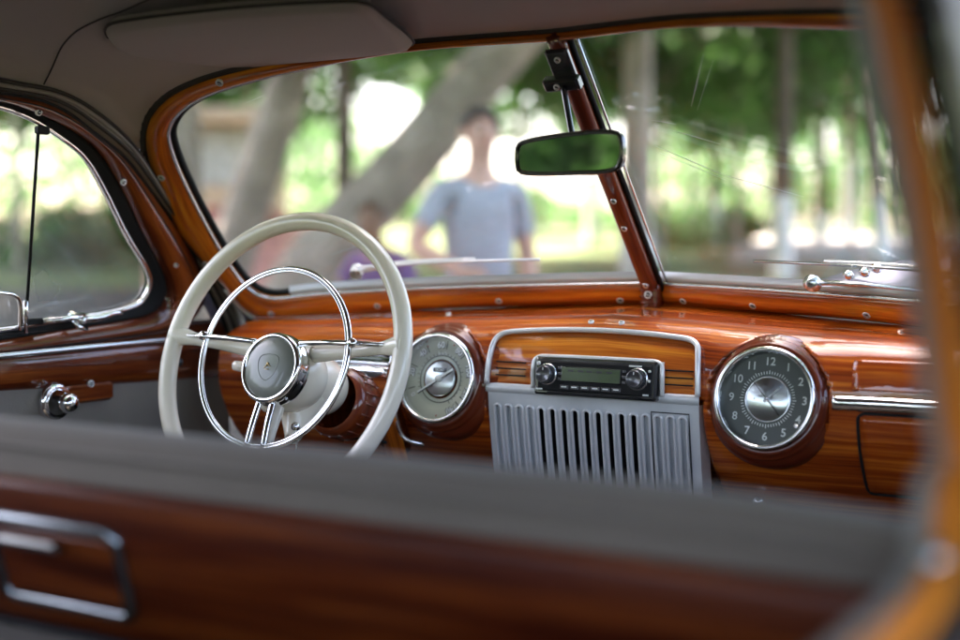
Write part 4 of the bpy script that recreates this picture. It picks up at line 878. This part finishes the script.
# shrubs
M_b = [crown_mesh(11, .8, 1.2, 2600, .06, 12, 'leaf_a'), crown_mesh(12, .8, 1.1, 2600, .06, 12, 'leaf_b')]
for px, d, i, s_, lab in ((690, 21.5, 1, .9, 'light green shrub on the bank left of the slim tree'), (725, 22.5, 0, .8, 'round darker shrub on the bank'), (60, 17, 0, .9, 'low dark shrub on the grass behind the door window bar'), (110, 18, 0, .8, 'low shrub near the front corner of the door window'), (10, 18, 1, 1.0, 'bright shrub at the far left of the door window')):
    p = depth(px, d); o = bpy.data.objects.new('shrub', M_b[i]); COL.objects.link(o); o.location = (p[0], p[1], gz(p[0], p[1])+.3); o.scale = (s_*1.4, s_*1.4, s_*.8); tag(o, lab, 'shrub', 'shrubs')
for (x, y, lab) in ((-6.2, -3.4, 'unseen dark bush added left of the car for the mirror to reflect'), (-9.4, -3.2, 'second unseen bush added left of the car for the mirror, further off')):  # added out of view so the mirror reflects dark green
    o = bpy.data.objects.new('bush', M_b[0]); COL.objects.link(o); o.location = (x, y, 1.5); o.scale = (2.3, 2.3, 2.4); tag(o, lab, 'bush')
# far wood as one mass all round
mb = MB(); rs = np.random.RandomState(5); V = []; F = []
for j in range(130):
    a = j*2*math.pi/130+rs.uniform(-.02, .02); r_ = rs.uniform(44, 62); Hh = rs.uniform(.8, 3.2) if -36 < math.degrees(a if a < math.pi else a-2*math.pi) < -24 else (rs.uniform(3, 6) if -24 <= math.degrees(a if a < math.pi else a-2*math.pi) < 30 else rs.uniform(4, 8)); cx_, cy_ = math.sin(a)*r_, math.cos(a)*r_
    for i in range(520):
        d = rs.normal(size=3); d /= np.linalg.norm(d); d *= rs.uniform(.5, 1)
        p = np.array([cx_+d[0]*2.8, cy_+d[1]*2.8, gz(cx_, cy_)+Hh*.5+d[2]*Hh*.55]); a_ = rs.normal(size=3); a_ /= np.linalg.norm(a_); b_ = np.cross(a_, rs.normal(size=3)); b_ /= np.linalg.norm(b_)
        s_ = rs.uniform(.16, .34); k = len(V); V += [p-a_*s_, p+b_*s_*.6, p+a_*s_, p-b_*s_*.6]; F.append((k, k+1, k+2, k+3))
me = bpy.data.meshes.new('far_wood'); me.from_pydata([tuple(v) for v in V], [], F); me.materials.append(M['leaf_b']); o = bpy.data.objects.new('far_wood', me); COL.objects.link(o)
tag(o, 'green mass of distant trees all round the park', 'wood', kind='stuff')
# unseen trees added to shade man and car, and for bonnet and chrome to mirror
for (x, y, ci, lab) in ((-4.7, 1.0, 2, 'unseen tree added left of the car to shade the man'), (3.4, -3.8, 2, 'unseen shade tree added beside the rear of the car'), (4.2, 3.6, 0, 'unseen shade tree added ahead of the car to the right'), (-2.6, -6.6, 2, 'unseen shade tree added left of the rear of the car')):
    tree(x, y, lab, rt=.22, white=1.5, ch=5.2, cr_i=ci, cs=1.25, group='added shade trees round the car, out of view')
# pink kiosk
M['peach'] = mat('peach_render', (.86, .64, .44), .8, var=(2, (.80, .58, .40))); M['pink'] = mat('pink_render', (.80, .38, .33), .8, var=(2, (.74, .33, .29))); M['red_c'] = mat('red_cloth', (.55, .10, .09), .8); M['magenta'] = mat('magenta_panel', (.70, .18, .50), .6)
kc = depth(214, 13.0); kk = tag(empty('kiosk', (kc[0], kc[1], gz(kc[0], kc[1]))), 'low pink and peach kiosk with a red counter behind the left tree trunks', 'kiosk')
Rk = np.array([[_r[0], FWD[0], 0], [_r[1], FWD[1], 0], [0, 0, 1.]])
def kb(name, c, sz, m, par=kk, bev=0): mb = MB(); mb.box(Rk@(np.array(c, float)*[.58, 1, .85]), np.array(sz)*[.58, 1, .85], Rk, bev=bev); return mb.build(name, m, par)
kb('base', (0, .8, .55), (2.3, 1.6, 1.1), 'pink', bev=.02); kb('wall', (-.1, .9, 1.62), (1.9, 1.3, 1.04), 'peach', bev=.02)
kb('roof', (-.1, .8, 2.22), (2.4, 1.9, .14), 'bark_l', bev=.03); w_ = kb('window', (.15, .235, 1.72), (.9, .04, .6), 'lime', bev=.01); kb('frame', (.15, .225, 2.04), (1.0, .05, .05), 'lime'); kb('counter', (.5, -.12, 1.12), (1.0, .5, .08), 'red_c', bev=.02)
kb('door', (-.82, .235, 1.25), (.42, .05, 1.6), 'magenta', bev=.01); kb('awning', (.2, -.05, 2.12), (1.3, .7, .06), 'peach', bev=.02)
# ------------------------------------------------------------------ people
def skin_fig(name, nodes, edges, root, m, parent=None, sub=2):
    me = bpy.data.meshes.new(name); ks = list(nodes); me.from_pydata([tuple(nodes[k][0]) for k in ks], [(ks.index(a), ks.index(b)) for a, b in edges], [])
    o = bpy.data.objects.new(name, me); COL.objects.link(o); md = o.modifiers.new('skin', 'SKIN'); md.use_smooth_shade = True
    sv = me.skin_vertices[0].data if len(me.skin_vertices) else None
    if sv is None:
        o.modifiers.remove(md)
        import bmesh
        bm = bmesh.new(); bm.from_mesh(me); bm.verts.layers.skin.verify(); bm.to_mesh(me); bm.free(); md = o.modifiers.new('skin', 'SKIN'); md.use_smooth_shade = True; sv = me.skin_vertices[0].data
    for i, k in enumerate(ks):
        r_ = nodes[k][1]; sv[i].radius = r_ if isinstance(r_, tuple) else (r_, r_); sv[i].use_root = (k == root)
    s_ = o.modifiers.new('sub', 'SUBSURF'); s_.levels = s_.render_levels = sub
    dg = bpy.context.evaluated_depsgraph_get(); m2 = bpy.data.meshes.new_from_object(o.evaluated_get(dg)); bpy.data.objects.remove(o)
    for p_ in m2.polygons: p_.use_smooth = True
    m2.materials.clear(); m2.materials.append(M[m]); o = bpy.data.objects.new(name, m2); COL.objects.link(o); o.parent = parent; return o
M['skin'] = mat('skin', (.62, .37, .29), .5, var=(9, (.56, .31, .24))); M['skin_d'] = mat('skin_tanned', (.36, .19, .12), .5); M['hair'] = mat('dark_hair', (.025, .02, .017), .6, bump=(150, .5, .004)); M['hair_b'] = mat('brown_hair', (.09, .05, .03), .6)
M['tee'] = mat('grey_blue_cotton', (.37, .40, .47), .9, bump=(14, .5, .02), var=(3, (.32, .35, .42))); M['jeans'] = mat('denim', (.09, .12, .22), .9); M['purple'] = mat('purple_cotton', (.16, .09, .24), .9, bump=(14, .5, .02)); M['shorts'] = mat('dark_trousers', (.05, .045, .06), .9); M['eye'] = mat('eye', (.05, .03, .02), .2); M['eyew'] = mat('eye_white', (.8, .78, .75), .3); M['lip'] = mat('lip', (.45, .17, .14), .5); M['shoe'] = mat('shoe', (.05, .04, .035), .5)
def hand(N, E, w, d, side, fwd, s=1., pre='r'):             # five fingers rooted in a palm
    w = np.array(w); d = nrm(d); side = nrm(side-d*(side@d)); f_ = np.cross(d, side); 
    N[pre+'palm'] = (w+d*.045*s, (.017*s, .035*s)); E.append((pre+'wrist', pre+'palm'))
    for i, (o_, L) in enumerate(((-.030, .078), (-.010, .088), (.010, .082), (.029, .064))):
        a = w+d*.082*s+side*o_*s; N[f'{pre}k{i}'] = (a, .0095*s); N[f'{pre}m{i}'] = (a+d*L*.5*s+f_*.010*s, .0088*s); N[f'{pre}t{i}'] = (a+d*L*.92*s+f_*.034*s, .0075*s); E += [(pre+'palm', f'{pre}k{i}'), (f'{pre}k{i}', f'{pre}m{i}'), (f'{pre}m{i}', f'{pre}t{i}')]
    a = w+d*.03*s-side*.034*s; N[pre+'th0'] = (a+f_*.005, .012*s); N[pre+'th1'] = (a+d*.038*s-side*.018*s+f_*.018*s, .0105*s); N[pre+'th2'] = (a+d*.066*s-side*.020*s+f_*.032*s, .0085*s); E += [(pre+'palm', pre+'th0'), (pre+'th0', pre+'th1'), (pre+'th1', pre+'th2')]
def person(x, y, face, H, label, shirt, pants, skin, hair, pose, head_turn=0.):
    root = tag(empty('person', (x, y, gz(x, y))), label, 'person'); root.rotation_euler = (0, 0, face)
    s = H/1.80; N = {}; E = []
    def P_(a, b, c): return np.array([a, b, c])*s
    # figure faces -Y; x to its left
    lean = pose.get('lean', 0.)
    def L_(p): q = np.array(p, float); t = max(0, q[2]/s-.95); q[1] -= lean*t*s; return q
    N['pel'] = (L_(P_(0, 0, .95)), (.150*s, .105*s)); N['waist'] = (L_(P_(0, 0, 1.10)), (.140*s, .100*s)); N['chest'] = (L_(P_(0, .0, 1.30)), (.165*s, .112*s)); N['shc'] = (L_(P_(0, .01, 1.44)), (.110*s, .075*s))
    N['neck'] = (L_(P_(0, .0, 1.51)), .056*s); N['neck2'] = (L_(P_(0, -.012, 1.57)), .054*s)
    N['jaw'] = (L_(P_(0, -.030, 1.625)), (.060*s, .070*s)); N['skull'] = (L_(P_(0, -.010, 1.70)), (.076*s, .092*s)); N['crown'] = (L_(P_(0, .0, 1.765)), (.052*s, .060*s))
    E += [('pel', 'waist'), ('waist', 'chest'), ('chest', 'shc'), ('shc', 'neck'), ('neck', 'neck2'), ('neck2', 'jaw'), ('jaw', 'skull'), ('skull', 'crown')]
    arms = pose['arms']
    for sd, pre in ((-1, 'r'), (1, 'l')):
        sh = L_(P_(sd*.172, .0, 1.435)); el = L_(P_(*arms[pre][0])); wr = L_(P_(*arms[pre][1])); dd = nrm(np.array(arms[pre][2]))
        N[pre+'sh'] = (sh, .062*s); N[pre+'up'] = ((sh*.5+el*.5), .050*s); N[pre+'el'] = (el, .042*s); N[pre+'fa'] = (el*.6+wr*.4, .043*s); N[pre+'wrist'] = (wr, (.024*s, .030*s))
        E += [('shc', pre+'sh'), (pre+'sh', pre+'up'), (pre+'up', pre+'el'), (pre+'el', pre+'fa'), (pre+'fa', pre+'wrist')]
        hand(N, E, wr, dd, np.array(arms[pre][3], float), None, s, pre)
        hp_ = P_(sd*.095, 0, .90); kn = P_(sd*.11, -.03, .49); an = P_(sd*.12, .02, .09)
        N[pre+'hip'] = (hp_, .095*s); N[pre+'th'] = (hp_*.5+kn*.5, .082*s); N[pre+'kn'] = (kn, .058*s); N[pre+'ca'] = (kn*.65+an*.35+P_(0, .02, 0), .058*s); N[pre+'an'] = (an, .038*s); N[pre+'ball'] = (P_(sd*.135, -.12, .035), (.045*s, .03*s)); N[pre+'toe'] = (P_(sd*.14, -.19, .028), (.035*s, .022*s))
        E += [('pel', pre+'hip'), (pre+'hip', pre+'th'), (pre+'th', pre+'kn'), (pre+'kn', pre+'ca'), (pre+'ca', pre+'an'), (pre+'an', pre+'ball'), (pre+'ball', pre+'toe')]
    skin_fig('body', N, E, 'pel', skin, root)
    g = 1.12
    def sc(k, a=g): r_ = N[k][1]; return tuple(v*a for v in r_) if isinstance(r_, tuple) else r_*a
    SN = {k: (N[k][0], sc(k, 1.1)) for k in ('pel', 'waist', 'chest')}; SN['hem'] = (N['pel'][0]-np.array([0, 0, .06*s]), sc('pel', 1.16)); SN['shc'] = (N['shc'][0]-np.array([0, 0, .015*s]), sc('shc', 1.12)); SE = [('hem', 'pel'), ('pel', 'waist'), ('waist', 'chest'), ('chest', 'shc')]
    for pre in 'rl': SN[pre+'sh'] = (N[pre+'sh'][0], .064*s); SN[pre+'up'] = (N[pre+'up'][0], .056*s); SN[pre+'cuff'] = (N[pre+'up'][0]*.55+N[pre+'el'][0]*.45, .054*s); SE += [('shc', pre+'sh'), (pre+'sh', pre+'up'), (pre+'up', pre+'cuff')]
    skin_fig('shirt', SN, SE, 'pel', shirt, root)
    PN = {'pel': (N['pel'][0]-np.array([0, 0, .0]), sc('pel', 1.06)), 'crotch': (P_(0, 0, .88), (.13*s, .105*s))}; PE = [('pel', 'crotch')]
    for pre in 'rl':
        for k_ in ('hip', 'th', 'kn', 'ca'): PN[pre+k_] = (N[pre+k_][0], sc(pre+k_, 1.14))
        PN[pre+'an'] = (N[pre+'an'][0]+np.array([0, 0, .02]), .062*s); PE += [('crotch', pre+'hip'), (pre+'hip', pre+'th'), (pre+'th', pre+'kn'), (pre+'kn', pre+'ca'), (pre+'ca', pre+'an')]
    skin_fig('trousers', PN, PE, 'crotch', pants, root)
    for pre in 'rl': skin_fig('shoe', {'a': (N[pre+'an'][0]-np.array([0, 0, .02*s]), .05*s), 'b': (N[pre+'ball'][0], (.052*s, .036*s)), 'c': (N[pre+'toe'][0], (.040*s, .026*s))}, [('a', 'b'), ('b', 'c')], 'a', 'shoe', root)
    hc = N['skull'][0]
    def ell(name, c_, r_, m, n=14, cut=None):
        mb = MB(); rows = []
        for i in range(n+1):
            t = math.pi*i/n; rows.append([np.array(c_)+np.array([r_[0]*math.sin(t)*math.cos(a), r_[1]*math.sin(t)*math.sin(a), r_[2]*math.cos(t)]) for a in np.linspace(0, 2*math.pi, 20, endpoint=False)])
        mb.grid(rows, cu=True); return mb.build(name, m, root)
    # hair cap set back from the face
    mb = MB(); rows = []
    for i in range(12):
        t = math.pi*.56*i/11; row = []
        for a in np.linspace(0, 2*math.pi, 28, endpoint=False):
            fr_ = max(0, -math.sin(a)); tt = t*(1-.42*fr_); row.append(hc+np.array([.088*s*math.sin(tt)*math.cos(a), .012*s+.108*s*math.sin(tt)*math.sin(a), .010*s+.092*s*math.cos(tt)]))
        rows.append(row)
    mb.grid(rows, cu=True); mb.build('hair', hair, root)
    for sx in (-1, 1):
        ell('eye', hc+np.array([sx*.031, -.081, -.012])*s, (.0125*s, .009*s, .008*s), 'eyew', 8); ell('ear', hc+np.array([sx*.080, .004, -.020])*s, (.010*s, .020*s, .032*s), skin, 8)
        ell('pupil', hc+np.array([sx*.031, -.0885, -.012])*s, (.0055*s, .003*s, .0055*s), 'eye', 8); ell('eyebrow', hc+np.array([sx*.031, -.088, .010])*s, (.019*s, .006*s, .0045*s), hair, 8)
    mb = MB(); mb.tube([hc+np.array([0, -.086, .0])*s, hc+np.array([0, -.100, -.022])*s, hc+np.array([0, -.110, -.040])*s, hc+np.array([0, -.092, -.050])*s], [.008*s, .011*s, .016*s, .010*s], 10); mb.build('nose', skin, root)
    ell('mouth', hc+np.array([0, -.089, -.070])*s, (.024*s, .008*s, .007*s), 'lip', 8)
    return root
pm = depth(479, 5.75)
person(pm[0], pm[1], YAW+.35, 1.80, 'man in a grey-blue T-shirt standing in front of the car', 'tee', 'jeans', 'skin', 'hair',
       dict(arms={'r': ((-.30, -.02, 1.20), (-.17, -.24, 1.10), (.55, -.75, -.25), (0, 0, 1)), 'l': ((.245, .05, 1.155), (.255, .0, .90), (0, -.15, -1), (0, -1, 0))}))
pc = depth(395, 6.6)
person(pc[0], pc[1], YAW-.5, 1.42, 'shorter person in a purple top leaning forward behind the steering wheel, left of the man', 'purple', 'shorts', 'skin_d', 'hair_b',
       dict(lean=.35, arms={'r': ((-.30, -.10, 1.22), (-.20, -.30, 1.12), (.5, -.8, -.2), (0, 0, 1)), 'l': ((.28, -.12, 1.20), (.20, -.33, 1.12), (-.4, -.8, -.2), (0, 0, 1))}))
